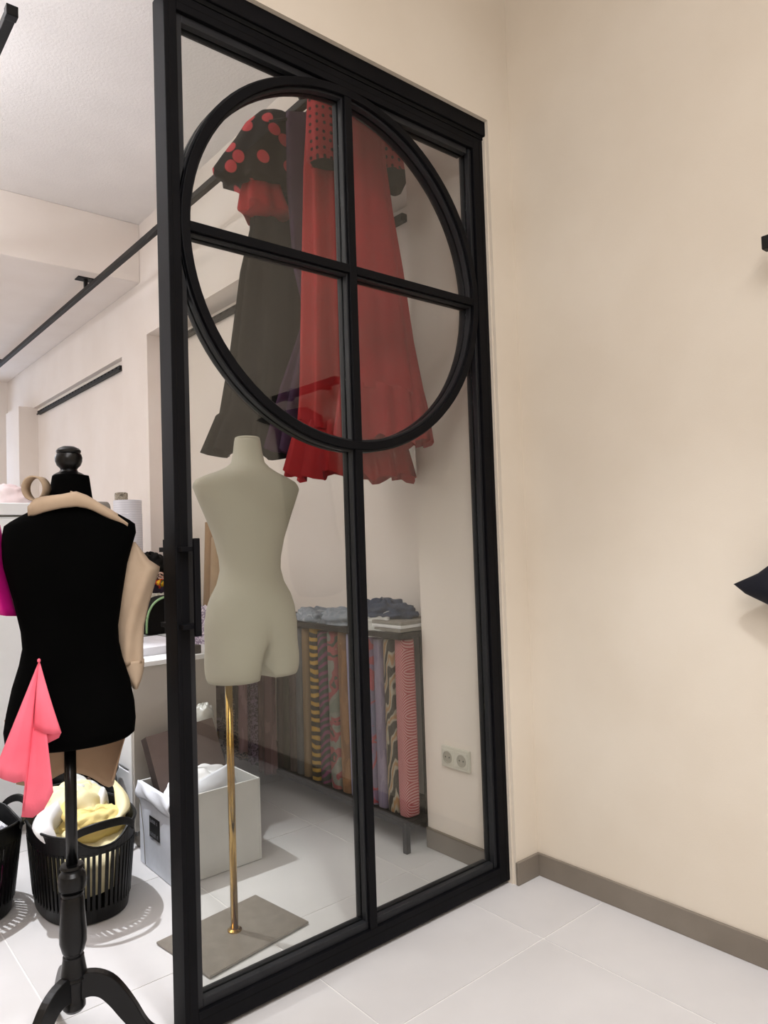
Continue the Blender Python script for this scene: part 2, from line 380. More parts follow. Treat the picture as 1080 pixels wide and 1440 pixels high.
for sx in (-1, 1):
    for sz in (-1, 1):
        zc = 2.0125+sz*.014; xm = GX+sx*g; r = .523
        pts = [(xm, zc)]
        a0 = math.asin((zc-GZ)/r); a1 = math.acos(g/r)
        angs = [a0+(sz*a1-a0)*i/24 for i in range(25)]
        pts += [(GX+sx*r*math.cos(a), GZ+r*math.sin(a)) for a in angs]
        if sx*sz > 0: pts = pts[::-1]
        pane(pts)
    xm = GX+sx*g; xs = DX0+.04 if sx < 0 else DX1-.06
    r = .553; am = math.acos(min(1, abs(xs-GX)/r)) if abs(xs-GX) < r else 0
    top = [(GX+sx*r*math.cos(a), GZ+r*math.sin(a)) for a in [am+(math.asin((2.56-GZ)/r)-am)*i/20 for i in range(21)]]
    top += [(xs, 2.56)]
    pane(top)
    a1 = math.acos(g/r)
    low = [(GX+sx*r*math.cos(a), GZ-r*math.sin(a)) for a in [am+(a1-am)*i/30 for i in range(31)]]
    low += [(xm, .075), (xs, .075)]
    pane(low)
# pull handles on the left stile
hd = box('pull_handle', .784, .800, Y0-.034, Y0-.022, .976, 1.216, BM, dr, bevel=.002)
for z in (1.000, 1.190):
    box('standoff', .756, .798, Y0-.024, Y0, z-.006, z+.006, BM, hd, bevel=.001)
hb = box('pull_handle', .766, .782, Y1+.030, Y1+.042, .976, 1.216, BM, dr, bevel=.002)
for z in (1.000, 1.190):
    box('standoff', .752, .782, Y1, Y1+.032, z-.006, z+.006, BM, hb, bevel=.001)
# track above the door
hdr = thing('door_track', (.7, 1.70, 2.62), 'black steel sliding track mounted above the glass door', 'door track')
box('channel', -.6, 1.952, 1.676, 1.755, 2.624, 2.676, BM, hdr, bevel=.003)
box('lip', -.6, 1.944, 1.684, 1.692, 2.611, 2.626, M['slot'], hdr)
box('screw', 1.940, 1.948, 1.679, 1.684, 2.613, 2.622, M['chrome'], hdr)

# ------------------------------------------------------------------ rails
RX, RZ = 1.622, 2.95
def hanging_rail(x, y0, y1, label, posts):
    t = thing('clothes_rail', (x, y1, RZ), label, 'clothes rail', 'black clothes rails hung from the workroom ceiling')
    MB().box(x-.016, x+.016, y0, y1, RZ-.016, RZ+.016).make('bar', M['rail_metal'], t, bevel=.003)
    box('end_cap', x-.018, x+.018, y0-.004, y0+.03, RZ-.018, RZ+.018, M['plastic'], t, bevel=.002)
    for y, zt in posts:
        d = box('drop_rod', x-.011, x+.011, y-.011, y+.011, RZ+.014, zt-.005, M['rail_metal'], t)
        box('fixing_plate', x-.06, x+.06, y-.04, y+.04, zt-.006, zt, M['rail_metal'], d)
    return t
hanging_rail(RX, 1.85, 8.3, 'long black clothes rail on which the red and black dresses hang', [(4.99, ZD), (7.6, ZD)])
hanging_rail(.592, 2.49, 6.0, 'black clothes rail whose near end shows at the top left corner', [(3.2, ZC), (5.4, ZD)])
def wall_rail(y0, y1, label, xb, z):
    t = thing('wall_rail', (xb, y0, z), label, 'wall rail', 'slotted black wall rails in the recesses')
    ch = box('channel', xb-.030, xb, y0, y1, z, z+.034, M['rail_metal'], t, bevel=.002)
    box('lip', xb-.036, xb-.029, y0, y1, z-.004, z+.010, M['rail_metal'], t, bevel=.001)
    mb = MB(); n = int((y1-y0)/.08)
    for i in range(n):
        y = y0+.05+i*.08
        if y < y1-.04: mb.box(xb-.0315, xb-.028, y, y+.028, z+.019, z+.029)
    s = mb.make('slot', M['slot'], ch); s['kind'] = 'stuff'
wall_rail(5.31, 7.51, 'slotted black rail on the far white wall above the black dress form', 1.990, 2.516)
wall_rail(2.28, 4.62, 'slotted black rail on the wall behind the hanging dresses', XB, 2.575)
# shop wall rail and the dark garment at the right edge of the picture
t = thing('wall_rail', (XR, .2, 1.95), 'black rail end projecting on the beige wall at the right edge', 'wall rail')
box('bar', XR-.090, XR-.060, .22, .776, 1.922, 1.958, M['rail_metal'], t, bevel=.003)
box('bracket', XR-.062, XR, .60, .63, 1.930, 1.955, M['rail_metal'], t, bevel=.002)
box('bracket', XR-.062, XR, .27, .30, 1.930, 1.955, M['rail_metal'], t, bevel=.002)

# ------------------------------------------------------------------ double socket
t = thing('wall_socket', (XA, 1.93, .373), 'white double power socket low on the workroom wall', 'socket')
MB().box(XA-.010, XA, 1.858, 2.003, .333, .413).make('frame', M['socket'], t, bevel=.003)
for yc in (1.8945, 1.9665):
    ins = box('insert', XA-.013, XA-.009, yc-.029, yc+.029, .345, .401, M['socket'], t, bevel=.002)
    mb = MB(); n = 24
    rings = [[(XA-x, yc+r*math.cos(2*PI*j/n), .373+r*math.sin(2*PI*j/n)) for j in range(n)] for r, x in ((.0225, .0129), (.0225, .0155), (.0195, .0155), (.0188, .0135))]
    mb.loft(rings); mb.make('well', M['socket_dark'], ins)
    for dy in (-.0095, .0095):
        mb = MB(); mb.loft([[(XA-x, yc+dy+.0028*math.cos(2*PI*j/12), .373+.0028*math.sin(2*PI*j/12)) for j in range(12)] for x in (.013, .0142)])
        mb.make('pin_hole', M['pin_hole'], ins)

# ------------------------------------------------------------------ dresses and hangers
def dress_ring(xc, yc, z, a, b, amp, n, ph, seg=72, zamp=0, seed=0):
    out = []
    for j in range(seg):
        th = 2*PI*j/seg
        k = 1+amp*math.sin(n*th+ph+.8*math.sin(2*th+seed))+amp*.6*math.sin(n*1.7*th+seed*1.3)*.6
        out.append((xc+a*k*math.cos(th), yc+b*k*math.sin(th), z+zamp*math.sin(n*th+ph+1)+zamp*.7*math.sin(n*.37*th+seed)))
    return out
def skirt(name, prof, yc, mat, parent, n, seed, steps=None):
    """prof rows: z, xc, a, b, amp, zamp"""
    rings = []
    zs = []
    for p, q in zip(prof, prof[1:]):
        m = max(1, int(abs(p[0]-q[0])/.04))
        zs += [p[0]+(q[0]-p[0])*i/m for i in range(m)]
    zs.append(prof[-1][0])
    for z in zs:
        xc, a, b, amp, za = lerp(prof, z)
        rings.append(dress_ring(xc, yc, z, a, b, amp, n, seed*.7, zamp=za, seed=seed))
    return MB().loft(rings, cap=False).make(name, mat, parent, smooth=True)
def sleeve(name, path, radii, mat, parent, squash=.6, cap=True, amp=.06, n=7):
    """path points x,y,z; radii along the wide axis; flattened along y"""
    rings = []; P = [Vector(p) for p in path]
    for i, p in enumerate(P):
        t = (P[min(i+1, len(P)-1)]-P[max(i-1, 0)]).normalized(); s = Vector((t.z, 0, -t.x)).normalized() if abs(t.y) < .95 else Vector((1, 0, 0))
        u = t.cross(s).normalized(); r = radii[i]
        rings.append([p+s*r*(1+amp*math.sin(n*th+i))*math.cos(th)+u*r*squash*(1+amp*math.sin(n*th+i))*math.sin(th) for th in [2*PI*j/28 for j in range(28)]])
    return MB().loft(rings, cap=cap).make(name, mat, parent, smooth=True)
def smooth_path(pts, m=5):
    out = []
    for i in range(len(pts)-1):
        p0, p1, p2, p3 = (Vector(pts[max(0, min(len(pts)-1, k))]) for k in (i-1, i, i+1, i+2))
        for j in range(m):
            t = j/m
            out.append(.5*((2*p1)+(-p0+p2)*t+(2*p0-5*p1+4*p2-p3)*t*t+(-p0+3*p1-3*p2+p3)*t**3))
    out.append(Vector(pts[-1])); return out
def smooth_vals(vals, m=5): return [p[0] for p in smooth_path([(v, 0, 0) for v in vals], m)]
def hanger(y, label, zs=2.87):
    t = thing('clothes_hanger', (RX, y, zs), label, 'hanger', 'wire hangers on the dress rail')
    zr = RZ+.0185
    hook = [(RX+.022*math.cos(a), y, zr-.0+.004+.022*math.sin(a)) for a in [PI*1.15-PI*1.15*i/12 for i in range(13)]]
    hook = [(RX-.019, y, zr-.014)]+[(RX+.0235*math.cos(a), y, RZ+.0005+.0235*math.sin(a)) for a in [PI*.95-PI*1.05*i/14 for i in range(15)]]+[(RX+.014, y, RZ-.03), (RX, y, RZ-.042), (RX, y, zs)]
    MB().tube(smooth_path(hook, 3), .0026, 8).make('hook', M['chrome'], t, smooth=True)
    MB().tube(smooth_path([(RX-.17, y, zs-.06), (RX-.09, y, zs-.022), (RX, y, zs), (RX+.09, y, zs-.022), (RX+.17, y, zs-.06)], 4), .006, 8).make('arm', M['plastic'], t, smooth=True)

# black dress with large red dots
yb = 2.48
d = thing('flamenco_dress', (RX, yb, 1.5), 'black dress with big red dots on ruffled shoulders, leftmost on the rail', 'dress', 'dresses hanging on the workroom rail')
skirt('skirt', [(2.62, 1.61, .15, .055, .03, 0), (2.45, 1.61, .155, .06, .04, 0), (2.27, 1.61, .195, .075, .06, 0), (1.95, 1.61, .24, .072, .08, 0), (1.70, 1.61, .285, .074, .09, .002), (1.69, 1.61, .295, .076, .10, .004), (1.545, 1.61, .345, .080, .13, .012)], yb, M['black_fabric'], d, 9, 1)
skirt('bodice', [(2.86, 1.62, .075, .035, .02, 0), (2.83, 1.62, .12, .045, .02, 0), (2.74, 1.62, .15, .06, .02, 0), (2.60, 1.615, .155, .06, .02, 0)], yb, M['black_dots'], d, 5, 2)
def cape(side, yc, dd):
    s = side; X = lambda x: RX+s*(RX-x)*-1 if s > 0 else x
    rows = [(2.940, 1.575, .035, .035, .03), (2.925, 1.560, .070, .050, .04), (2.86, 1.530, .100, .070, .05), (2.78, 1.515, .130, .085, .06), (2.70, 1.500, .165, .095, .08), (2.62, 1.490, .190, .105, .11), (2.600, 1.490, .185, .105, .12)]
    rings = []
    for z, xc, a, b, amp in rows:
        x = xc if s < 0 else 2*RX-xc
        rings.append([(px, py-.03, pz) for px, py, pz in dress_ring(x, yc, z, a, b, amp, 6, 1.2, zamp=.012 if z < 2.65 else 0, seed=2.5)])
    a = MB().loft(rings, cap=True).make('sleeve_cape', M['black_dots'], dd, smooth=True)
    rings = []
    for z, xc, a_, b, amp in [(2.63, 1.475, .07, .06, .05), (2.56, 1.475, .085, .075, .10), (2.50, 1.485, .100, .085, .14), (2.492, 1.485, .098, .083, .14)]:
        x = xc if s < 0 else 2*RX-xc
        rings.append([(px, py-.05, pz) for px, py, pz in dress_ring(x, yc, z, a_, b, amp, 5, .4, zamp=.012 if z < 2.53 else 0, seed=1.1)])
    MB().loft(rings, cap=True).make('sleeve_frill', M['red_fabric'], a, smooth=True)
cape(-1, yb, d); cape(1, yb+.02, d)
hanger(yb, 'black wire hanger carrying the black dress with red dots')
# dark purple dress
yp = 2.325
d = thing('flamenco_dress', (RX, yp, 1.5), 'plain dark purple dress hanging between the black dress and the red one', 'dress', 'dresses hanging on the workroom rail')
skirt('skirt', [(2.11, 1.63, .05, .03, .05, 0), (2.07, 1.635, .05, .03, .08, 0), (1.98, 1.635, .08, .045, .10, 0), (1.80, 1.635, .145, .052, .12, 0), (1.62, 1.63, .19, .056, .14, .006), (1.545, 1.63, .21, .060, .15, .008)], yp, M['purple_fabric'], d, 10, 3)
skirt('bodice', [(2.89, 1.63, .05, .03, .02, 0), (2.875, 1.63, .10, .038, .02, 0), (2.60, 1.63, .105, .045, .03, 0), (2.27, 1.63, .085, .04, .06, 0), (2.13, 1.633, .052, .03, .06, 0)], yp, M['purple_fabric'], d, 7, 4)
kn = MB().tube(smooth_path([(1.575, yp-.03, 2.10), (1.59, yp-.045, 2.115), (1.62, yp-.05, 2.10), (1.595, yp-.05, 2.085), (1.58, yp-.04, 2.05)], 4), .012, 8).make('knot', M['purple_fabric'], d, smooth=True)
MB().lathe([(.001, 2.05), (.011, 2.055), (.012, 2.075), (.001, 2.08)], (1.585, yp-.05), 12).make('bead', M['red_fabric'], kn, smooth=True)
hanger(yp, 'black wire hanger carrying the plain purple dress')
# red dress with dotted sleeve
y1 = 2.12
d = thing('flamenco_dress', (RX, y1, 1.4), 'long red dress with small dark dots on its sleeve cape', 'dress', 'dresses hanging on the workroom rail')
sk = skirt('skirt', [(2.78, 1.62, .13, .04, .02, 0), (2.55, 1.63, .155, .05, .06, 0), (2.12, 1.64, .18, .07, .09, 0), (1.72, 1.645, .20, .070, .11, 0), (1.60, 1.65, .215, .073, .12, .003)], y1, M['red_fabric'], d, 8, 5)
skirt('ruffle', [(1.625, 1.65, .225, .074, .08, .004), (1.58, 1.65, .235, .076, .11, .004), (1.43, 1.652, .272, .082, .14, .012)], y1, M['red_fabric'], d, 13, 6)
for xo, yo in ((-.075, -.055), (.10, .05)):
    rings = [dress_ring(RX+xo, y1+yo, z, a, b, amp, 5, .3, zamp=za, seed=.6) for z, a, b, amp, za in ((2.845, .03, .02, .02, 0), (2.83, .075, .035, .02, 0), (2.77, .092, .045, .03, 0), (2.66, .10, .052, .04, 0), (2.55, .098, .055, .05, .006))]
    a = MB().loft(rings).make('sleeve', M['red_dots'], d, smooth=True)
    rings = [dress_ring(RX+xo, y1+yo, z, k, b, .05, 5, .3, zamp=.006, seed=.6) for z, k, b in ((2.556, .090, .048), (2.546, .084, .044))]
    MB().loft(rings).make('cuff', M['black_fabric'], a, smooth=True)
hanger(y1, 'black wire hanger carrying the red dress with the dotted sleeve', 2.86)
# second red dress
y2 = 1.955
d = thing('flamenco_dress', (RX, y2, 1.5), 'shorter red dress nearest the door, rightmost on the rail', 'dress', 'dresses hanging on the workroom rail')
skirt('skirt', [(2.70, 1.615, .085, .035, .02, 0), (2.55, 1.615, .09, .04, .04, 0), (2.38, 1.625, .10, .05, .05, 0), (2.18, 1.64, .12, .06, .06, 0), (1.92, 1.655, .145, .062, .07, 0), (1.72, 1.668, .175, .064, .09, .002)], y2, M['red_fabric2'], d, 7, 7)
skirt('ruffle', [(1.735, 1.668, .18, .066, .06, .004), (1.68, 1.67, .188, .068, .10, .004), (1.545, 1.672, .205, .074, .13, .010)], y2, M['red_fabric2'], d, 12, 8)
skirt('bodice', [(2.80, 1.62, .06, .03, .02, 0), (2.77, 1.62, .10, .04, .02, 0), (2.66, 1.62, .105, .05, .02, 0)], y2, M['red_fabric2'], d, 5, 9)
for s in (1,):
    pth = smooth_path([(RX+s*.06, y2, 2.78), (RX+s*.10, y2+.01, 2.72), (RX+s*.13, y2+.02, 2.62), (RX+s*.14, y2+.02, 2.555)], 5)
    a = sleeve('sleeve', pth, smooth_vals([.03, .055, .052, .05], 5), M['red_dots'], d, .8, False, .04, 5)
    sleeve('cuff', [(RX+s*.138, y2+.02, 2.56), (RX+s*.142, y2+.02, 2.525), (RX+s*.135, y2+.02, 2.49)], [.052, .05, .035], M['black_fabric'], a, .8, False, .05, 5)
hanger(y2, 'black wire hanger carrying the shorter red dress', 2.81)

# ------------------------------------------------------------------ cream mannequin on brass pole
CX, CY = 1.178, 2.074; A8 = math.radians(8); UA = Vector((math.cos(A8), math.sin(A8), 0)); UB = Vector((-math.sin(A8), math.cos(A8), 0))
mq = thing('mannequin', (1.083, 2.061, 0), 'headless cream torso mannequin on a brass pole behind the glass', 'mannequin')
phi = math.radians(37.6)
prof = [(1.537, .0402, .040), (1.530, .0425, .043), (1.498, .0466, .048), (1.461, .054, .055), (1.445, .070, .062), (1.431, .0943, .068), (1.416, .130, .074), (1.401, .158, .078), (1.388, .167, .080), (1.376, .1696, .083), (1.333, .1548, .090), (1.273, .1322, .094), (1.213, .1121, .088), (1.151, .0989, .080), (1.115, .0970, .078), (1.072, .1075, .082), (1.030, .1292, .090), (.994, .1403, .096), (.939, .1472, .104), (.879, .1449, .106), (.83, .143, .102)]
SEG = 64; rings = []
def body_point(u, w, t, s, lobes):
    e = math.sqrt(max(0, 1-(u/w)**2)); q = abs(u)/w
    l = math.sqrt(max(0, 1-((q-.5)/.5)**2))*1.0
    return t*((1-lobes)*e+lobes*l)*(1 if s >= 0 else -1)
prof += [(.80, .1415, .098), (.782, .139, .094), (.770, .134, .088)]
ZCR = .845
for z, ap, t in prof:
    wdt = math.sqrt(max(ap*ap-(t*math.sin(phi))**2, .0003))/math.cos(phi)
    ex = .75 if 1.34 < z < 1.42 else 1
    lob = 0 if z > .90 else min(1, (.90-z)/.08)
    ring = []
    for j in range(SEG):
        th = 2*PI*j/SEG; c, s = math.cos(th), math.sin(th)
        u = wdt*math.copysign(abs(c)**ex, c)
        zz = z
        if z < ZCR:
            k = max(0, 1-abs(u)/.022); zz = z+(ZCR-z)*k**.8
        y = body_point(u, wdt, t, s, lob*.8)
        ring.append(Vector((CX, CY, zz))+UA*u+UB*y)
    rings.append(ring)
mb = MB(); mb.loft(rings, cap=False); nb = (len(rings)-1)*SEG
mb.f.append(tuple(reversed(range(SEG))))
for j in range(SEG//2):
    a, b = nb+j, nb+j+1; c, d2 = nb+(SEG-j) % SEG, nb+(SEG-j-1) % SEG
    mb.f.append((a, b, d2, c) if a != c and b != d2 else ((a, b, d2) if a == c else (a, b, c)))
mb.make('torso', M['mannequin'], mq, smooth=True)
nk = []
for z, ap in ((1.534, .0405), (1.541, .040), (1.545, .034)):
    nk.append([Vector((CX, CY, z))+UA*ap*1.02*math.cos(2*PI*j/36)+UB*ap*math.sin(2*PI*j/36) for j in range(36)])
MB().loft(nk).make('neck_cap', M['mannequin'], mq, smooth=False)
px_, py_ = 1.083, 2.061
MB().lathe([(.0115, .012), (.0115, .80)], (px_, py_), 20).make('pole', M['brass'], mq, smooth=True)
MB().lathe([(.022, .009), (.022, .014), (.015, .018), (.0115, .018)], (px_, py_), 20).make('collar', M['brass'], mq, smooth=False)
pc = [(.878, 2.168), (.917, 1.896), (1.279, 1.947), (1.245, 2.216)]
obj('base_plate', [(x, y, .003) for x, y in pc]+[(x, y, .010) for x, y in pc], [(3, 2, 1, 0), (4, 5, 6, 7)]+[(i, (i+1) % 4, (i+1) % 4+4, i+4) for i in range(4)], M['plate'], mq, bevel=.001)

# ------------------------------------------------------------------ black dress form
FC = Vector((.556, 1.849, 0)); FU = Vector((.957, -.290, 0)).normalized(); FN = Vector((-FU.y, FU.x, 0))*-1   # FN points to the camera
def F(u, n, z): return FC+FU*u+FN*n+Vector((0, 0, z))
fm = thing('dress_form', tuple(FC), 'black velvet dress form on a turned tripod stand, left of the door', 'dress form')
fp = [(1.379, .0433, .001, .042), (1.37, .045, .001, .044), (1.324, .0519, 0, .050), (1.31, .062, 0, .054), (1.300, .082, 0, .060), (1.281, .1177, .001, .068), (1.268, .140, .001, .076), (1.258, .1535, .001, .082), (1.236, .1566, 0, .090), (1.214, .154, -.004, .096), (1.183, .1488, -.008, .100), (1.160, .1440, -.010, .102), (1.082, .1272, -.007, .098), (1.006, .1134, -.005, .088), (.966, .1125, -.003, .086), (.928, .1203, -.003, .092), (.875, .1367, -.003, .102), (.816, .1488, -.004, .110), (.775, .1532, -.006, .112), (.745, .150, -.006, .110), (.737, .140, -.006, .100)]
rings = []
for z, a, cu, t in fp:
    ex = .8 if 1.2 < z < 1.29 else 1
    a *= .962; rings.append([F(cu+a*math.copysign(abs(math.cos(2*PI*j/48))**ex, math.cos(2*PI*j/48)), t*math.sin(2*PI*j/48), z) for j in range(48)])
MB().loft(rings).make('torso', M['velvet'], fm, smooth=True)
fn = MB().lathe([(.034, 1.376), (.036, 1.381), (.030, 1.385), (.022, 1.389), (.019, 1.394), (.021, 1.398), (.027, 1.404), (.031, 1.414), (.0315, 1.424), (.029, 1.432), (.0265, 1.434), (.0285, 1.437), (.0285, 1.441), (.024, 1.446), (.014, 1.451), (.001, 1.452)], (F(-.003, 0, 0).x, F(-.003, 0, 0).y), 28).make('finial', M['gloss_black'], fm, smooth=True, split=30)
fx, fy = .546, 1.852
MB().lathe([(.0135, .42), (.0135, .745)], (fx, fy), 20).make('pole', M['gloss_black'], fm, smooth=True)
MB().lathe([(.014, .445), (.026, .443), (.028, .437), (.024, .432), (.024, .428), (.030, .420), (.033, .405), (.031, .388), (.0215, .380), (.0255, .378), (.0255, .372), (.023, .370), (.026, .362), (.028, .33), (.031, .285), (.031, .262), (.025, .240), (.021, .237), (.0205, .231), (.024, .229), (.0245, .222), (.028, .20), (.030, .188), (.026, .182), (.0275, .176), (.024, .172), (.023, .13), (.0245, .126), (.026, .118), (.026, .110), (.020, .102), (.001, .100)], (fx, fy), 32).make('turned_column', M['gloss_black'], fm, smooth=True, split=24)
for k, ang in enumerate((-29, 88, 210)):
    a = math.radians(ang); dr_ = Vector((math.cos(a), math.sin(a), 0)); sd = Vector((-dr_.y, dr_.x, 0))
    cen = [(.012, .158), (.05, .160), (.085, .148), (.115, .120), (.145, .082), (.170, .050), (.195, .028), (.225, .014), (.250, .012)]
    hh = [.030, .028, .026, .024, .022, .018, .014, .012, .011]
    P = smooth_path([(r*.86, 0, z) for r, z in cen], 4); H = smooth_vals(hh, 4); rings = []
    for i, p in enumerate(P):
        tt = (P[min(i+1, len(P)-1)]-P[max(i-1, 0)]).normalized(); nn = Vector((-tt.z, 0, tt.x)); h = H[i]
        def W(q, s): return Vector((fx, fy, 0))+dr_*q.x+sd*s+Vector((0, 0, q.z))
        lo = p-nn*h; hi = p+nn*h; lo.z = max(lo.z, .001)
        rings.append([W(lo, -.0115), W(lo, .0115), W(hi, .0115), W(hi, -.0115)])
    MB().loft(rings).make('leg', M['gloss_black'], fm, bevel=.002)

# beige garment pinned on the far side of the form
gm = thing('beige_blouse', tuple(FC+Vector((0, 0, .62))), 'beige blouse draped over the far side of the black dress form', 'blouse')
CT = [(-.092, 1.302, 1.280, .030), (-.078, 1.320, 1.281, .044), (-.055, 1.325, 1.289, .056), (-.02, 1.328, 1.297, .066), (.012, 1.335, 1.300, .066), (.035, 1.326, 1.296, .062), (.05, 1.317, 1.290, .058), (.09, 1.288, 1.268, .048), (.128, 1.252, 1.250, .030)]
def collar(i, j):
    u = -.092+.220*i; zt, zb, nn = lerp(CT, u)
    return F(u, nn+.016*math.sin(PI*j)+.010*j, zt+.006*math.sin(PI*min(1, j*1.2))+(zb-zt)*j)
MB().grid(collar, 40, 8).make('collar', M['beige'], gm, smooth=True, solid=.003)
MB().grid(lambda i, j: F(.0+.105*i, .072-.022*i+.010*j-.004*i*j, 1.336-.020*i*i*1.0-.035*i-(.014+.010*i)*j*(1-.6*i)), 14, 5).make('collar_fold', M['beige'], gm, smooth=True, solid=.003)
lpth = [F(-.074+.021*math.cos(a), .035+.012*math.sin(a), 1.345+.026*math.sin(a)) for a in [2*PI*i/28 for i in range(28)]]
mb = MB(); v = []; f = []
for i, p in enumerate(lpth):
    a = 2*PI*i/28; q = FU*math.cos(a)+Vector((0, 0, 1))*math.sin(a)
    bw = .013
    for dn, dq in ((-bw, 0), (bw, 0), (bw, .003), (-bw, .003)): v.append(p+FN*dn+FU*(-dn*.6)+q*dq)
    k = (i+1) % 28
    for e in range(4): f.append((4*i+e, 4*i+(e+1) % 4, 4*k+(e+1) % 4, 4*k+e))
mb.add(v, f).make('strap_loop', M['beige'], gm, smooth=True)
K = .00173
sl = [(1.212, 178, 187), (1.190, 172, 196), (1.165, 168, 206), (1.146, 164, 221), (1.135, 162, 220), (1.10, 160, 213), (1.05, 158, 204), (1.00, 157, 197), (.95, 158, 195), (.915, 160, 195), (.905, 160, 195)]
rings = []
for z, a, b in sl:
    c, h = ((a+b)/2-100)*K, (b-a)/2*K
    rings.append([F(c+h*math.cos(t)*(1+.04*math.sin(5*t)), -.035+.035*math.sin(t)*(1+.18*math.sin(4*t+z*20)), z+.0) for t in [2*PI*j/32 for j in range(32)]])
MB().loft(rings).make('sleeve', M['beige'], gm, smooth=True)
rings = []
for z, a, b in ((.912, 162, 197), (.906, 161, 197), (.88, 167, 195), (.862, 173, 192), (.842, 179, 187)):
    c, h = ((a+b)/2-100)*K, (b-a)/2*K
    rings.append([F(c+h*math.cos(t), -.035+.033*math.sin(t), z) for t in [2*PI*j/24 for j in range(24)]])
MB().loft(rings).make('cuff', M['beige'], gm, smooth=True)
MB().lathe([(.001, -.004), (.006, -.003), (.006, .003), (.001, .004)], (0, 0), 12).make('button', M['pin_hole'], gm)
bpy.context.view_layer.update()
bt = [o for o in gm.children if o.name.startswith('button')][0]; bt.location = F(.163, -.002, .873); bt.rotation_euler = (PI/2, 0, .3)
def panel(i, j):
    th = math.radians(8+164*i); dep = .125+.085*min(1, i*1.35)-.16*max(0, i-.80)+.005*math.sin(9*i)
    a = .148-(.045*i*i+.012)*j+.003*math.sin(17*i)
    return F(-.004+a*math.cos(PI-th), -(.118+.012*j+.004*math.sin(13*i))*math.sin(th), .80-dep*j)
MB().grid(panel, 40, 10).make('front_panel', M['beige_shade'], gm, smooth=True, solid=.003)
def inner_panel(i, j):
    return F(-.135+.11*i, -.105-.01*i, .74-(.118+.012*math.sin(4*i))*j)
MB().grid(inner_panel, 10, 6).make('lining', M['beige_shade'], gm, smooth=True, solid=.003)

# magenta sleeve
mg = thing('magenta_sleeve', tuple(F(-.18, -.03, 1.02)), 'bright magenta satin sleeve pinned at the left shoulder of the black form', 'sleeve')
rings = []
for z, a, b in ((1.262, -8, 9), (1.24, -14, 11), (1.20, -24, 13), (1.15, -34, 15), (1.11, -36, 19), (1.075, -32, 25), (1.055, -28, 29)):
    c, h = ((a+b)/2-100)*K, (b-a)/2*K
    rings.append([F(c+h*math.cos(t)*(1+.06*math.sin(5*t)), -.03+.045*math.sin(t)*(1+.15*math.sin(6*t+2)), z-.012*math.cos(t)*(1 if z < 1.1 else 0)) for t in [2*PI*j/36 for j in range(36)]])
MB().loft(rings, cap=False).make('sleeve', M['magenta'], mg, smooth=True, solid=.003)
def flap(i, j): return F((-38+38*i-100+3*j)*K, .022+.012*math.sin(3*i+2*j), 1.20-.165*j+.02*i*j)
MB().grid(flap, 10, 10).make('hanging_flap', M['magenta'], mg, smooth=True, solid=.003)

# salmon cloth pinned at the waist
pk = thing('pink_cloth', tuple(F(-.09, .13, .6)), 'salmon pink cloth remnant pinned to the waist of the black form', 'cloth')
def pxz(x, y, n):   # small local table: picture-plane position on the form's frontal plane
    return F((x-100)*K*(1-.55*n), n, .966-(y-907)*.00166*(1-.5*n))
hem = [(-2, 1066, .150), (12, 1075, .158), (24, 1082, .150), (36, 1082, .140), (38, 1096, .130), (32, 1133, .122), (46, 1136, .130), (60, 1126, .142), (72, 1103, .150), (68, 1075, .140), (57, 1045, .128), (48, 1022, .124), (50, 1011, .132), (62, 1018, .146), (74, 1021, .150), (83, 1020, .146), (80, 1028, .136), (62, 1036, .128)]
pin = F((59-100)*K, .098, .949)
hq = [pxz(*q) for q in hem]
hp = [hq[k].lerp(hq[k+1], m/3) for k in range(len(hq)-1) for m in range(3)]+[hq[-1]]
hw = len(hp)-1
def clo(i, j):
    q = hp[min(hw, int(round(i*hw)))]
    b = pin.lerp(q, j); return b+FN*(.018*math.sin(PI*j))
MB().grid(clo, hw, 10).make('drape', M['pink'], pk, smooth=True, solid=.0016)
MB().lathe([(.001, .946), (.0035, .948), (.0035, .953), (.001, .955)], (pin.x-.29*.012, pin.y-.957*.012), 12).make('pin_head', M['pink'], pk, smooth=True)

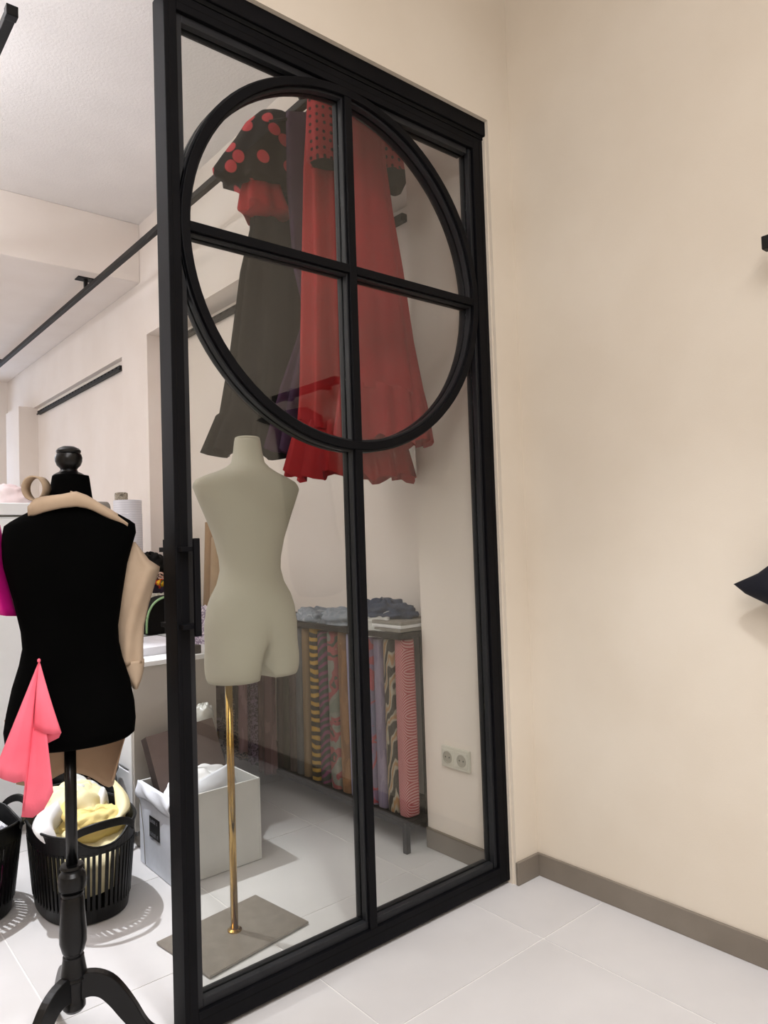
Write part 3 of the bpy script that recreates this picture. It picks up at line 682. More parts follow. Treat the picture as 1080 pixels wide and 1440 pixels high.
# ------------------------------------------------------------------ laundry baskets
def basket(name, label, c, hx, hy, H, handles, nsl, ex=.86):
    t = thing(name, (c[0], c[1], 0), label, 'basket', 'black slatted laundry baskets')
    def oval(th, k, z):
        cc, s = math.cos(th), math.sin(th)
        return Vector((c[0]+hx*k*math.copysign(abs(cc)**ex, cc), c[1]+hy*k*math.copysign(abs(s)**ex, s), z))
    N = 72; TH = [2*PI*j/N for j in range(N)]
    def dip(th):
        m = 0
        for h0 in handles:
            d = abs((th-h0+PI) % (2*PI)-PI)/.55
            if d < 1: m = max(m, .042*(1-d*d)**1.2)
        return m
    def band(z0, z1, k0, k1, nm, tk=.006, dd=0):
        rings = [[oval(th, k0, z0) for th in TH], [oval(th, k1, z1-dd*dip(th)) for th in TH], [oval(th, k1-tk/hx, z1-dd*dip(th)) for th in TH], [oval(th, k0-tk/hx, z0) for th in TH]]
        mb = MB(); mb.loft(rings+[rings[0]], cap=False); return mb.make(nm, M['plastic'], t, smooth=False)
    kz = lambda z: .86+.14*z/H
    band(H-.066, H, kz(H-.066), kz(H), 'rim_band', .006, 1); band(.004, .05, kz(0)*.985, kz(.05), 'foot_band')
    rim = MB().tube([oval(th, 1.0, H-dip(th)) for th in TH+TH[:1]], .0045, 8).make('rim_roll', M['plastic'], t, smooth=True)
    MB().loft([[oval(th, .84, .004) for th in TH], [oval(th, .84, .010) for th in TH]]).make('floor_panel', M['plastic'], t)
    for j in range(nsl):
        th = 2*PI*(j+.5)/nsl; a, b = oval(th, kz(.045)-.004, .045), oval(th, kz(H-.058)-.004, H-.058)
        tg = (oval(th+.01, 1, 0)-oval(th-.01, 1, 0)).normalized(); nr = Vector((tg.y, -tg.x, 0))
        MB().strip([a, b], [tg, tg], [nr, nr], .0095, .006).make('slat', M['plastic'], t)
    for h0 in handles:
        def hpt(s, dz): return oval(h0+s*.62*(1.0 if hx > .14 else .9), 1.04, H+dz)
        S = [-1+2*i/20 for i in range(21)]
        path = [hpt(s, .030*(1-abs(s)**2.2)-.012*abs(s)**6) for s in S]
        sides = [(hpt(min(1, s+.02), 0)-hpt(max(-1, s-.02), 0)).normalized() for s in S]
        nrm = [Vector((q.y, -q.x, 0)) for q in sides]
        hd_ = MB().strip(path, nrm, [Vector((0, 0, 1))]*21, .009, .026).make('handle', M['plastic'], t, smooth=False, bevel=.003)
    return t
bA = basket('laundry_basket', 'black slatted basket heaped with cream and yellow cloth, in front', (.802, 2.62), .160, .238, .292, [-PI/2, PI/2], 64)
bB = basket('laundry_basket', 'black slatted basket with pale print cloth, cut by the left edge', (.405, 2.785), .25, .19, .300, [0, PI], 64)
bC = basket('laundry_basket', 'black basket of dark clothes half hidden behind the cream cloth basket', (.945, 3.075), .128, .155, .285, [-.55], 40)

def heap(name, c, rx, ry, h, mat, label, cat, seed, rough=.25, group=None, spiky=0, rot=0, fr=9, solid=True, base_z=None):
    """crumpled cloth lump with a closed underside"""
    rings = []; NV, NU = 14, 44
    for i in range(NV+1):
        v = i/NV; ring = []
        for j in range(NU):
            th = 2*PI*j/NU; q = Vector((math.cos(th)*math.cos(v*PI/2), math.sin(th)*math.cos(v*PI/2), math.sin(v*PI/2)))
            d = 1+rough*fbm((q.x+seed*3.1, q.y-seed, q.z*1.2+seed), 2.0)+rough*.55*abs(noise.noise(Vector((q.x*fr*.5+seed, q.y*fr*.5, q.z*3))))*1.6
            rr = max(math.cos(v*PI/2), .0)**.75
            x = rx*rr*math.cos(th)*d; y = ry*rr*math.sin(th)*d
            z = h*math.sin(v*PI/2)*d*(1+spiky*noise.noise(Vector((math.cos(th)*2.2+seed, math.sin(th)*2.2, seed))))
            xr = x*math.cos(rot)-y*math.sin(rot); yr = x*math.sin(rot)+y*math.cos(rot)
            ring.append((c[0]+xr, c[1]+yr, c[2]+z))
        rings.append(ring)
    low = [(c[0]+(p[0]-c[0])*.8, c[1]+(p[1]-c[1])*.8, c[2]-.03) for p in rings[0]]
    o = MB().loft([low]+rings).make(name, mat, None, smooth=True)
    return tag(o, label, cat, group)
def cloth_sail(name, pts, mat, label, cat, bulge=.02, seed=0, group=None, nu=16, nv=12, fold=.012, nf=3):
    """soft cloth stretched over a quad of corner points, with folds and thickness"""
    a, b, c_, d_ = (Vector(p) for p in pts); nrm = ((b-a).cross(d_-a)).normalized()
    def fn(i, j):
        p = a.lerp(b, i).lerp(d_.lerp(c_, i), j)
        return p+nrm*(bulge*math.sin(PI*i)*math.sin(PI*j)+fold*math.sin(nf*2*PI*i+seed+2*j)+fold*.8*fbm((i*2+seed, j*2, seed), 1.5))
    return tag(MB().grid(fn, nu, nv).make(name, mat, None, smooth=True, solid=.003), label, cat, group)
G1 = 'cloths in the front black basket'
# filling seen through the slats, then the pieces that rise above the rim
def filling(name, c, hx, hy, z0, z1, mat, label, cat, seed, grp=None, tilt=(0, 0)):
    rings = []; n = 48
    for k, s in ((z0, .74), (z0+.01, .80), ((z0+z1)/2, .84), (z1-.02, .86), (z1, .78), (z1+.012, .45), (z1+.016, .05)):
        rings.append([(c[0]+hx*s*math.cos(t)*(1+.05*math.sin(6*t+seed)), c[1]+hy*s*math.sin(t)*(1+.05*math.sin(5*t+seed)), k+(tilt[0]*math.cos(t)+tilt[1]*math.sin(t))*s+.012*fbm((math.cos(t)*2+seed, math.sin(t)*2, k*6), 1)) for t in [2*PI*j/n for j in range(n)]])
    return tag(MB().loft(rings).make(name, mat, None, smooth=True), label, cat, grp)
filling('folded_cloth', (.802, 2.62), .168, .252, .12, .245, M['cream'], 'cream cloth packed inside the front basket behind its slats', 'cloth', 1, G1, (.02, .05))
filling('folded_cloth', (.802, 2.62), .140, .210, .012, .07, M['black_fabric'], 'black cloth at the bottom of the front basket', 'cloth', 2, G1, (0, 0))
heap('cloth_heap', (.81, 2.70, .25), .115, .12, .115, M['cream'], 'large pale cream cloth rising at the back of the front basket', 'cloth', 3, .16, G1, .3, 0, 4)
heap('cloth_heap', (.83, 2.56, .255), .10, .075, .06, M['yellow'], 'yellow crumpled cloth in the middle of the front basket', 'cloth', 5, .22, G1, .2, 0, 5)
def leaf(name, path, width, mat, label, seed, curl=.5, tip=.15):
    '''a soft standing fold of cloth: a band along a path that curls across its width'''
    P = smooth_path(path, 5); n = len(P)-1
    def fn(i, j):
        k = min(n, int(round(i*n))); p = P[k]; t = (P[min(k+1, n)]-P[max(k-1, 0)]).normalized()
        sd = t.cross(Vector((.3, .2, 1))).normalized(); up = sd.cross(t)
        w_ = width*(tip+(1-tip)*math.sin(PI*min(.98, max(.08, i*.9+.08)))); q = (j-.5)*2
        return p+sd*w_*q*.5+up*(-curl*w_*q*q+.004*math.sin(7*i+3*q+seed))
    return tag(MB().grid(fn, n, 10).make(name, mat, None, smooth=True, solid=.003), label, 'cloth', G1)
leaf('cloth_fold', [(.69, 2.50, .265), (.685, 2.54, .315), (.705, 2.585, .352), (.73, 2.62, .345)], .085, M['white_cloth'], 'white ruffled cloth at the left of the front basket', 1, .5)
leaf('cloth_fold', [(.73, 2.47, .262), (.74, 2.50, .285), (.755, 2.54, .290), (.78, 2.56, .27)], .055, M['cream'], 'small cream fold beside the white ruffle in the front basket', 2, .6)
leaf('cloth_fold', [(.775, 2.50, .268), (.765, 2.56, .330), (.775, 2.62, .358), (.81, 2.64, .335)], .060, M['yellow'], 'yellow looped fold in the middle of the front basket', 3, .7)
leaf('cloth_fold', [(.86, 2.58, .27), (.875, 2.62, .325), (.895, 2.66, .345), (.91, 2.69, .30)], .060, M['white_cloth'], 'small white peaked cloth at the right of the front basket', 4, .9)
leaf('cloth_fold', [(.88, 2.50, .285), (.925, 2.545, .312), (.945, 2.62, .340), (.930, 2.70, .368)], .050, M['cream'], 'cream strip curling over the right rim of the front basket', 5, .3)
cloth_sail('plastic_sheet', [(.86, 2.62, .30), (.93, 2.80, .30), (.84, 2.84, .36), (.80, 2.66, .37)], M['clear'], 'clear plastic sheet at the back of the front basket', 'sheet', .02, 2)
G2 = 'cloths in the left black basket'
filling('folded_cloth', (.405, 2.785), .238, .175, .16, .282, blotch('grey_white_print', ['#b9b9bf', '#d9d9de', '#8d8d96', '#e6e6ea'], 30), 'grey and white printed cloth on top in the left basket', 'cloth', 4, G2)
filling('folded_cloth', (.405, 2.785), .225, .155, .03, .14, M['magenta'], 'magenta cloth low in the left basket behind its slats', 'cloth', 6, G2)
heap('black_clothes', (.945, 3.075, .255), .10, .12, .085, M['black_fabric'], 'heap of black clothes in the rear basket', 'clothes', 13, .45)
heap('dark_bundle', (.93, 2.975, .268), .045, .03, .035, blotch('brown_print', ['#2a211f', '#8a6e5e', '#3a2e2a', '#b59a86'], 40), 'small brown patterned bundle on the black clothes', 'clothes', 17, .4)

# ------------------------------------------------------------------ white storage box with lid
wx0, wx1, wy0, wy1, wz = 1.067, 1.415, 2.460, 2.772, .306
t = thing('storage_box', (1.24, 2.616, 0), 'white canvas lined storage box with a black label, behind the door post', 'box')
tk = .008
box('side_panel', wx0, wx0+tk, wy0, wy1, .002, wz, M['liner'], t, bevel=.002)
box('side_panel', wx1-tk, wx1, wy0, wy1, .002, wz, M['board'], t, bevel=.002)
box('front_panel', wx0+tk, wx1-tk, wy0, wy0+tk, .002, wz, M['board'], t, bevel=.002)
box('back_panel', wx0+tk, wx1-tk, wy1-tk, wy1, .002, wz, M['board'], t, bevel=.002)
box('bottom_panel', wx0+tk, wx1-tk, wy0+tk, wy1-tk, .002, .010, M['board'], t)
def flapf(i, j):
    y = wy0+(wy1-wy0)*i; z = wz+.002-(.060+.006*math.sin(7*i))*j
    return (wx0-.003-.009*math.sin(PI*j)*(1+.7*math.sin(11*i+3*j))-.003*j, y, z)
MB().grid(flapf, 24, 8).make('folded_liner', M['liner'], t, smooth=True, solid=.003)
MB().tube(smooth_path([(wx0-.002, 2.765, .235), (wx0-.007, 2.735, .20), (wx0-.006, 2.718, .12), (wx0-.004, 2.714, .01)], 5), .0015, 6).make('seam_piping', M['grey_folded'], t, smooth=True)
lb = box('label', wx0-.0025, wx0, 2.583, 2.672, .126, .201, M['label_black'], t)
rnd = random.Random(3)
for zc in (.186, .139):
    mb = MB(); y = 2.664
    for k in range(7):
        wd = rnd.uniform(.006, .0095)
        if k != 5:
            mb.box(wx0-.0029, wx0-.0024, y-wd*.85, y-wd*.6, zc-.006, zc+.006); mb.box(wx0-.0029, wx0-.0024, y-wd*.85, y, zc+(-.006 if k % 2 else .003), zc+(-.003 if k % 2 else .006))
            mb.box(wx0-.0029, wx0-.0024, y-wd*.25, y, zc-.006, zc+(.002 if k % 3 else .006))
        y -= wd+.0022
    mb.make('lettering', M['label_ink'], lb)
# dark brown lid standing in the box
lid = thing('box_lid', (1.2, 2.7, .16), 'dark brown carton lid standing tilted in the white storage box', 'box lid')
o_ = Vector((1.118, 2.665, .225)); e1 = Vector((.990, .03, .075)).normalized(); e2 = Vector((-.11, .36, .80)).normalized(); e2 = (e2-e1*e2.dot(e1)).normalized(); e3 = e2.cross(e1)
if e3.y < 0: e3 = -e3
def LB(a0, a1, b0, b1, c0, c1, nm, mat):
    v = [o_+e1*a+e2*b+e3*c for c in (c0, c1) for b in (b0, b1) for a in (a0, a1)]
    return obj(nm, v, [(0, 2, 3, 1), (4, 5, 7, 6), (0, 1, 5, 4), (2, 6, 7, 3), (0, 4, 6, 2), (1, 3, 7, 5)], mat, lid)
LW, LH, LD = .285, .262, .052
LB(0, LW, 0, LH, -.003, 0, 'top_sheet', M['brown_face'])
LB(0, .003, 0, LH, 0, LD, 'edge_flap', M['brown_card']); LB(LW-.003, LW, 0, LH, 0, LD, 'edge_flap', M['brown_card'])
LB(.003, LW-.003, 0, .003, 0, LD, 'edge_flap', M['brown_card']); LB(.003, LW-.003, LH-.003, LH, 0, LD, 'edge_flap', M['brown_card'])
heap('white_cloth', (1.22, 2.585, .27), .125, .085, .085, M['white_cloth'], 'white cloth bulging out of the storage box', 'cloth', 71, .12, None, .2, 0, 4)
cloth_sail('white_cloth', [(1.09, 2.478, .262), (1.33, 2.478, .285), (1.325, 2.515, .375), (1.14, 2.515, .318)], M['liner'], 'white cloth edge standing at the front of the storage box', 'cloth', .012, 5, None, 16, 10, .004, 1)
heap('bubble_wrap_bag', (1.365, 2.825, .462), .045, .035, .075, M['clear'], 'crumpled translucent plastic bag behind the brown lid', 'bag', 77, .15, None, .1, 0, 4)

# ------------------------------------------------------------------ white worktable with drawers
wt = thing('worktable', (1.28, 3.5, 0), 'long white worktable on castors with side drawers', 'table')
tx0, tx1, ty0, ty1 = 1.094, 1.70, 2.885, 5.1
box('end_panel', tx0, 1.455, ty0, ty0+.02, .07, .715, M['grey_lam'], wt, bevel=.001)
box('back_panel', 1.435, 1.455, ty0+.02, ty1, .07, .715, M['grey_lam'], wt)
box('end_panel', tx0, 1.435, ty1-.02, ty1, .07, .715, M['grey_lam'], wt)
box('bottom_panel', tx0+.02, 1.435, ty0+.02, ty1-.02, .07, .09, M['white_lam'], wt)
box('tabletop', tx0-.012, 1.76, ty0-.01, ty1, .715, .735, M['white_lam'], wt, bevel=.002)
box('side_post', tx0-.004, tx0+.03, ty0+.02, ty0+.05, .07, .715, M['white_lam'], wt)
for k in range(3):
    for q in range(4):
        y0 = ty0+.06+.52*q; z0 = .10+.20*k
        dw = box('drawer', tx0, tx0+.02, y0, y0+.50, z0, z0+.19, M['white_lam'], wt, bevel=.002)
        box('drawer_body', tx0+.02, tx0+.28, y0+.02, y0+.48, z0+.01, z0+.16, M['grey_lam'], dw)
        MB().tube([(tx0-.022, y0+.17, z0+.14), (tx0-.022, y0+.33, z0+.14)], .005, 10).make('handle', M['chrome'], dw, smooth=True)
        for yy in (y0+.18, y0+.32): MB().tube([(tx0-.022, yy, z0+.14), (tx0, yy, z0+.14)], .004, 8).make('handle_post', M['chrome'], dw, smooth=True)
for x, y in ((tx0+.03, ty0+.03), (1.43, ty0+.03), (tx0+.03, ty1-.04), (1.43, ty1-.04)):
    c_ = MB(); n = 20
    c_.loft([[(x+dx, y+r*math.cos(2*PI*j/n), .033+r*math.sin(2*PI*j/n)) for j in range(n)] for dx, r in ((-.012, .026), (-.012, .032), (.012, .032), (.012, .026))])
    cs = c_.make('castor', M['grey_folded'], wt, smooth=False)
    box('castor_fork', x-.018, x+.018, y-.012, y+.012, .045, .070, M['chrome'], cs)
ZT = .735
def sheet(name, x0, x1, y0, y1, z0, z1, mat, label, cat, rz=0, group=None):
    c = ((x0+x1)/2, (y0+y1)/2); mb = MB().box(x0, x1, y0, y1, z0, z1)
    for v in mb.v:
        dx, dy = v.x-c[0], v.y-c[1]; v.x = c[0]+dx*math.cos(rz)-dy*math.sin(rz); v.y = c[1]+dx*math.sin(rz)+dy*math.cos(rz)
    return tag(mb.make(name, mat, None, bevel=.002), label, cat, group)
sheet('paper_stack', 1.12, 1.42, 3.02, 3.40, ZT, ZT+.035, M['paper'], 'stack of white paper on the front of the worktable', 'paper', .04)
t = thing('ruler_box', (1.33, 2.95, ZT), 'small grey metal block lying on the worktable edge', 'box')
box('grey_half', 1.262, 1.335, 2.905, 2.945, ZT, ZT+.034, M['grey_folded'], t, bevel=.002)
box('black_half', 1.335, 1.40, 2.903, 2.947, ZT, ZT+.036, M['plastic'], t, bevel=.002)
t = thing('cutting_mat', (1.3, 3.55, ZT), 'dark cutting mat with a pale edge on the worktable', 'mat')
box('board', 1.11, 1.50, 3.43, 3.62, ZT, ZT+.012, M['plastic'], t); box('edge', 1.11, 1.50, 3.425, 3.43, ZT, ZT+.014, M['chrome'], t)
# black bag with green piping
t = thing('black_bag', (1.58, 3.75, ZT), 'black rounded bag with pale green piping on the worktable', 'bag')
poly = []
for i in range(25):
    a = PI-PI*i/24; poly.append((1.625+.145*math.copysign(abs(math.cos(a))**.8, math.cos(a)), ZT+.012+.185*max(0, math.sin(a))**.7))
poly = [(1.485, ZT)]+poly+[(1.765, ZT)]
MB().prism([(x*1.0, z) for x, z in poly], 3.70, 3.83).make('body', M['black_fabric'], t, bevel=.01)
MB().tube([(x, 3.698, z) for x, z in poly[1:-1]], .006, 8).make('piping', plain('pale_green', '#93b884', '#9cc08d', .6), t, smooth=True)
t = thing('navy_pouch', (1.44, 3.80, ZT), 'small navy pouch standing beside the black bag', 'pouch')
MB().box(1.43, 1.53, 3.845, 3.90, ZT, .885).make('body', M['navy'], t, bevel=.012); box('zip', 1.44, 1.52, 3.842, 3.846, .86, .866, M['yellow'], t)
# pile of fabrics
t_ = thing('fabric_crate', (1.66, 4.08, ZT), 'white crate under the pile of printed cloths on the worktable', 'crate')
box('body', 1.545, 1.755, 3.93, 4.25, ZT, .875, M['white_lam'], t_, bevel=.004)
box('rim', 1.540, 1.758, 3.925, 4.255, .860, .877, M['white_lam'], t_, bevel=.003)
pile = [('cream patterned cloth bundle at the bottom of the pile on the worktable', blotch('cream_pattern', ['#d9d2c4', '#cfc6b5', '#e2dccf', '#6d6247'], 22), .88, .085), ('purple black folded cloth in the pile on the worktable', plain('purple_black', '#1d1020', '#2a1630', .8), .955, .06),
        ('yellow green and red printed cloth in the pile on the worktable', blotch('carnival_print', ['#e8b21e', '#e0a81a', '#3c7a3a', '#c03022', '#e9b925'], 16), .985, .05), ('orange and pink printed cloth in the pile on the worktable', blotch('orange_print', ['#d98a5a', '#f0cdbd', '#3a2a28', '#e39a6a'], 26), 1.02, .055),
        ('black lacy cloth on top of the pile on the worktable', M['black_fabric'], 1.065, .085)]
for k, (lb_, mt, z, h) in enumerate(pile):
    heap('folded_fabric', (1.66+.012*(k % 2), 4.08, z), .105, .13, h, mt, lb_, 'fabric', 20+k, .22, 'fabric pile on the worktable', .25, 0, 7)
heap('purple_print_cloth', (1.575, 3.22, ZT), .07, .085, .165, blotch('lilac_print', ['#cfc3d2', '#8a7a95', '#e5dbe6', '#6d5c78'], 45), 'lilac and white printed cloth bundle at the right of the worktable', 'fabric', 31, .15)
# rolls of pattern paper and things at the far wall end of the table
t = thing('paper_roll', (1.645, 4.45, ZT), 'upright roll of white ruled pattern paper on the worktable', 'paper roll')
MB().lathe([(.085, ZT), (.085, 1.40), (.083, 1.402), (.083, 1.485), (.078, 1.487), (.03, 1.487)], (1.665, 4.42), 36).make('roll', zebra('ruled_paper', [(.0, '#e4e3e8'), (.93, '#e0dfe5'), (.99, '#cfced5')], 22, .3, 'Z', 1), t, smooth=True, split=40)
t = thing('patterned_tube', (1.66, 4.64, ZT), 'tube of brown patterned fabric behind the paper roll', 'fabric roll')
MB().lathe([(.04, ZT), (.04, 1.545), (.03, 1.55)], (1.70, 4.62), 24).make('roll', blotch('brown_weave', ['#8f8576', '#b3a998', '#6d6557', '#c6bcab'], 60), t)
t = thing('olive_roll', (1.52, 4.6, ZT), 'olive and grey fabric roll beside the paper roll', 'fabric roll')
box('stand', 1.48, 1.62, 4.70, 4.80, ZT, 1.40, M['grey_lam'], t)
MB().tube([(1.53, 4.75, 1.45), (1.66, 4.78, 1.45)], .05, 18).make('roll', M['grey_folded'], t)
MB().tube([(1.46, 4.735, 1.45), (1.56, 4.757, 1.45)], .052, 18).make('olive_wrap', plain('olive', '#8f8e62', '#9a996d', .8), t)
# cardboard tubes leaning at the wall
for k, (y, zt) in enumerate(((4.115, 1.335), (4.035, 1.24))):
    tag(MB().tube([(1.99, y-.03, .035), (2.068, y, zt)], .036, 18).make('cardboard_tube', [M['cardboard'], plain('pale_cardboard', '#b89a78', '#c2a583', .75)][k], None, smooth=False), ['taller brown cardboard tube leaning on the wall behind the mannequin', 'shorter paler cardboard tube beside the taller one'][k], 'tube', 'cardboard tubes by the wall')

# ------------------------------------------------------------------ tall white cabinet at the left
t = thing('cabinet', (.2, 3.6, 0), 'tall white cabinet behind the black dress form', 'cabinet')
box('body', -.6, .90, 3.40, 3.95, .06, 1.345, M['white_lam'], t, bevel=.003)
box('top_board', -.61, .91, 3.385, 3.96, 1.353, 1.405, M['white_lam'], t, bevel=.004)
box('shadow_gap', -.58, .88, 3.41, 3.94, 1.345, 1.353, M['grey_folded'], t)
box('plinth', -.56, .86, 3.43, 3.92, 0, .06, M['grey_lam'], t)
d_ = box('door', -.59, .145, 3.385, 3.399, .08, 1.335, M['white_lam'], t, bevel=.002); box('handle', .10, .112, 3.365, 3.386, .6, .8, M['chrome'], d_)
d_ = box('door', .155, .89, 3.385, 3.399, .08, 1.335, M['white_lam'], t, bevel=.002); box('handle', .19, .202, 3.365, 3.386, .6, .8, M['chrome'], d_)
heap('pinkish_cloth', (.80, 3.55, 1.405), .095, .08, .085, M['pinkwhite'], 'pinkish white cloth heap on top of the tall white cabinet', 'cloth', 41, .15)
heap('white_cloth_heap', (.66, 3.55, 1.405), .10, .08, .05, M['white_cloth'], 'flat white cloth on the cabinet top at the left edge', 'cloth', 43, .2)

# ------------------------------------------------------------------ fabric rack in the recess
RF, RBK, RY0, RY1, RT, RBT = 1.842, 2.085, 2.112, 3.60, .832, .120
rk = thing('fabric_rack', (1.96, 2.85, 0), 'black metal rack filled with upright fabric bolts in the wall recess', 'rack')
s_ = .011
for x in (RF, RBK):
    box('top_bar', x-s_, x+s_, RY0, RY1, RT-.022, RT, M['rail_metal'], rk, bevel=.002)
    box('bottom_bar', x-s_, x+s_, RY0, RY1, RBT-.025, RBT-.003, M['rail_metal'], rk, bevel=.002)
    for y in (RY0, RY1):
        if x == RBK: box('post', x-s_, x+s_, y-s_, y+s_, 0, RT, M['rail_metal'], rk, bevel=.002)
        else: box('leg', x-s_, x+s_, y-s_, y+s_, 0, RBT-.003, M['rail_metal'], rk, bevel=.002)
for y in (RY0, RY1):
    box('end_bar', RF+s_, RBK-s_, y-s_, y+s_, RT-.022, RT, M['rail_metal'], rk, bevel=.002)
    box('end_bar', RF+s_, RBK-s_, y-s_, y+s_, RBT-.025, RBT-.003, M['rail_metal'], rk, bevel=.002)
box('end_panel', 1.945, RBK-s_, RY0-.004, RY0+.004, RBT, RT-.022, M['rail_metal'], rk)  # dark sheet for both the rack's dark end and the recess shadow
box('bottom_shelf', RF+s_, RBK-s_, RY0+s_, RY1-s_, RBT-.012, RBT-.004, M['rail_metal'], rk)
sh_ = box('top_shelf', RF+s_, RBK-s_, RY0+s_, RY1-s_, RT-.012, RT-.003, M['rail_metal'], rk)
rolls = [  # y top, y bottom, half width, label, material
 (2.150, 2.150, .030, 'coral red fabric bolt with fine chevron stripes, first from the right', chevron('coral_chevron', '#9c4046', '#b88a89', .0115, .085)),
 (2.222, 2.216, .031, 'cream and black tiger striped fabric bolt with orange patches', zebra('tiger_cream', [(.0, '#2b2723'), (.42, '#37322c'), (.52, '#8f8878'), (.80, '#9a9282'), (1, '#96704a')], 8, 7, 'DIAGONAL', 1.6, (1, 2.2, .65))),
 (2.286, 2.282, .026, 'plain lilac grey fabric bolt', blotch('lilac_grey', ['#766b80', '#7f7488', '#6f647a', '#85798e'], 8, .6, (1, 4, .5))),
 (2.343, 2.340, .027, 'violet fabric bolt with red splashes', blotch('violet_red', ['#635a70', '#8e3540', '#6c5670', '#5d5d76', '#98404a'], 9)),
 (2.470, 2.462, .026, 'slim lavender fabric bolt hidden by the door mullion', blotch('lavender', ['#8a87a0', '#9693aa'], 8)),
 (2.405, 2.400, .028, 'dark grey fabric bolt behind the door mullion', plain('bolt_grey', '#4c4a4a', '#575453', .7)),
 (2.528, 2.520, .031, 'rusty brown fabric bolt', blotch('rust', ['#75502f', '#7f5936', '#6b492c', '#845f3e'], 14, .7, (1, 1, .3))),
 (2.606, 2.598, .034, 'grey fabric bolt with red roses and green leaves', blotch('roses', ['#666c63', '#74746d', '#874347', '#3a433b', '#8d494b', '#87836f'], 8)),
 (2.684, 2.680, .028, 'dark green and magenta zebra fabric bolt', zebra('magenta_zebra', [(.0, '#26322c'), (.5, '#2c3831'), (.58, '#5f2a4a'), (1, '#6c3355')], 11, 4, 'Z', 1.2, (1, 1, 1), (.6, 0, 0))),
 (2.748, 2.752, .028, 'black and golden yellow tiger striped fabric bolt', zebra('yellow_tiger', [(.0, '#1c1913'), (.45, '#221e16'), (.55, '#9c782a'), (1, '#b08a36')], 8.5, 3.5, 'Z', 1.3)),
 (2.812, 2.822, .022, 'tan brown fabric bolt next to the tiger stripes', blotch('tan', ['#7c6548', '#8a7353'], 10, .7, (1, 1, .3))),
 (2.862, 2.880, .026, 'slate grey fabric bolt', plain('slate', '#4f5357', '#5a5e62', .7)),
 (2.920, 2.938, .026, 'faded mauve brown fabric bolt', blotch('mauve_brown', ['#4d4340', '#57494a', '#453c3a'], 10, .7, (1, 3, .3))),
 (3.035, 3.045, .030, 'dark brown plum fabric bolt, last on the left', plain('brown_plum', '#3a2f2e', '#443735', .7)),
 (2.980, 2.995, .028, 'dark olive green fabric bolt', blotch('dark_olive', ['#2f3129', '#393a31', '#2a2c26'], 10, .7, (1, 3, .3))),
]
for k, (yt, ybm, hwid, lab, mt) in enumerate(rolls):
    rings = []; n = 20; zt = RT-.030-.004*(k % 3); xc = RF+.055
    for i in range(15):
        v = i/14; z = RBT+.001+(zt-RBT)*v; y = ybm+(yt-ybm)*v
        hwv = hwid*(1+.05*math.sin(4*v+k)) * (.93 if i in (0, 14) else 1)
        rings.append([(xc+.036*math.copysign(abs(math.cos(t))**.6, math.cos(t)), y+hwv*1.04*math.copysign(abs(math.sin(t))**.55, math.sin(t))*(1+.03*math.sin(4*t+k)), z) for t in [2*PI*j/n for j in range(n)]])
    o = MB().loft(rings).make('fabric_bolt', mt, None, smooth=True); tag(o, lab, 'fabric bolt', 'fabric bolts on the rack')
    md = o.modifiers.new('edge', 'BEVEL'); md.width = .004; md.segments = 2; md.limit_method = 'ANGLE'
# dark garments hanging at the left end of the rack
def hang(name, y, hwid, zt, zb, mat, label, seed, x=None, tiers=0):
    x = RF-.018 if x is None else x
    g_ = thing(name, (x, y, zb), label, 'garment', 'dark garments hung at the left end of the rack')
    rings = []; n = 40
    m = 24
    for i in range(m+1):
        v = i/m; z = zt+(zb-zt)*v; k = 1+.22*v+(.30*((v*tiers) % 1) if tiers else 0)
        rings.append([(x+.030*k*math.cos(t)*(1+.2*math.sin(5*t+seed+v)), y+hwid*k*math.sin(t)*(1+.06*math.sin(7*t+seed+2*v)), z+(.008*math.sin(6*t+seed) if i == m else 0)) for t in [2*PI*j/n for j in range(n)]])
    MB().loft(rings).make('cloth', mat, g_, smooth=True)
    return g_
lace = blotch('purple_lace', ['#5f4c66', '#937d9b', '#45364a', '#6d5876'], 60)
leop = zebra('dark_leopard', [(0, '#1e1613'), (.5, '#251b17'), (.62, '#8c7266'), (1, '#a08678')], 16, 9, 'Z', 2.5)
hang('mauve_dress', 3.085, .048, .80, .10, blotch('mauve_sheen', ['#6a4b50', '#805f64', '#573e43'], 16, .5, (1, 3, .4)), 'long dusty mauve garment hung on the rack beside the bolts', 1)
hang('sequin_band_dress', 3.175, .038, .80, .13, lace, 'narrow garment with a dark sequin band on the rack', 2, RF-.030)
hang('dusty_pink_dress', 3.25, .035, .80, .17, blotch('dusty_pink', ['#b58a94', '#cba2ab', '#94707a'], 16, .5, (1, 3, .4)), 'dusty pink garment with fringed hem on the rack', 3, RF-.045)
hang('olive_black_dress', 3.33, .05, .80, .27, plain('olive_black', '#262420', '#302d28', .8), 'dark olive black garment on the rack', 4)
g_ = hang('leopard_skirt', 3.38, .085, .40, .12, leop, 'leopard print skirt hanging low on the rack', 5, RF-.030, 2)
hang('plum_dress', 3.49, .07, .80, .30, blotch('plum', ['#5a4854', '#76626f', '#473843'], 14, .5), 'plum grey garment with ruffles at the left end of the rack', 6, RF-.032, 3)
hang('purple_lace_dress', 3.60, .07, .62, .22, lace, 'purple lace garment leftmost on the rack', 7, RF-.036, 2)
heap('pink_lace_cloth', (RF+.06, 3.36, RT), .05, .15, .07, blotch('pink_lace', ['#b39a90', '#c4aca2', '#9c847b'], 50), 'pale pink lace cloth folded on the left of the rack top', 'cloth', 51, .25)
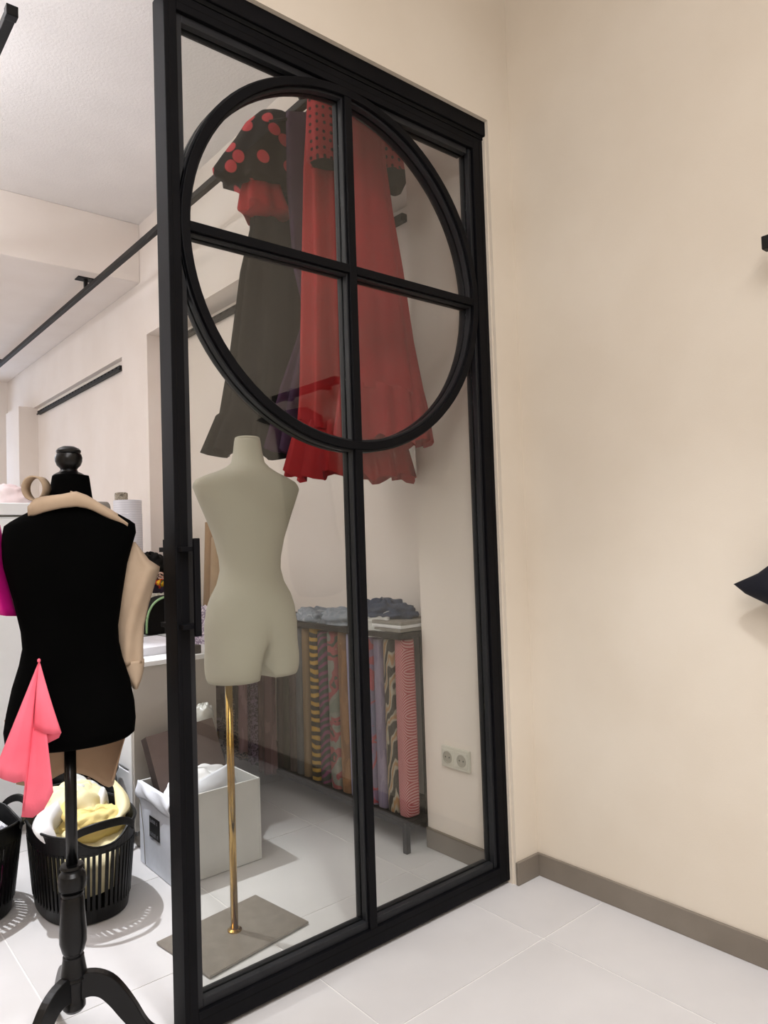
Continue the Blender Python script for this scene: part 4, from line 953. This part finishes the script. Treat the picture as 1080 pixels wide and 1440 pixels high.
# jeans on top of the rack
G3 = 'folded jeans on the rack top'
heap('folded_jeans', (RF+.10, 2.80, RT), .095, .14, .050, M['denim'], 'light blue folded jeans on the left of the rack top', 'jeans', 61, .3, G3, .1)
heap('folded_jeans', (RF+.12, 2.60, RT), .095, .15, .060, blotch('washed_denim', ['#9aa2ab', '#8c95a0', '#aab0b6'], 26), 'washed grey blue folded jeans in the middle of the rack top', 'jeans', 63, .3, G3, .1)
heap('folded_jeans', (RF+.13, 2.36, RT+.045), .075, .16, .055, M['denim_dark'], 'dark blue jeans lying on top of the folded pile', 'jeans', 65, .35, G3, .2)
heap('plastic_bag', (RF+.10, 2.34, RT), .09, .14, .055, M['clear'], 'crumpled clear plastic bag of clothes on the rack top', 'bag', 67, .35)
for k in range(3):
    sheet('folded_trousers', RF+.015, RF+.21, 2.125, 2.30, RT+.014*k, RT+.014*(k+1)-.001, [M['grey_folded'], M['white_cloth'], M['grey_folded']][k], ['bottom', 'middle', 'top'][k]+' folded grey trousers at the right end of the rack top', 'trousers', .02*k, 'folded trousers on the rack')

# ------------------------------------------------------------------ dark garment on the shop rail at the right edge
g_ = thing('navy_garment', (XR-.06, .5, .8), 'navy black garment corner poking in at the right edge', 'garment')
rings = []
rowsg = [(1.86, .02, .50), (1.80, .20, .62), (1.55, .25, .66), (1.25, .30, .72), (1.12, .30, .78), (1.075, .30, .84), (1.045, .31, .905), (1.02, .31, .875), (.985, .33, .80), (.95, .36, .70), (.93, .40, .60)]
for z, ya, ybb in rowsg:
    c, h = (ya+ybb)/2, (ybb-ya)/2
    rings.append([(XR-.06+.035*math.sin(t)*(1+.2*math.sin(5*t)), c+h*math.cos(t), z) for t in [2*PI*j/32 for j in range(32)]])
MB().loft(rings).make('cloth', M['navy'], g_, smooth=True)
MB().tube(smooth_path([(XR-.097, .40, 1.94), (XR-.092, .40, 1.962), (XR-.075, .40, 1.966), (XR-.055, .40, 1.962), (XR-.052, .40, 1.93), (XR-.070, .40, 1.905), (XR-.06, .40, 1.84)], 4), .002, 8).make('hanger_hook', M['chrome'], g_, smooth=True)
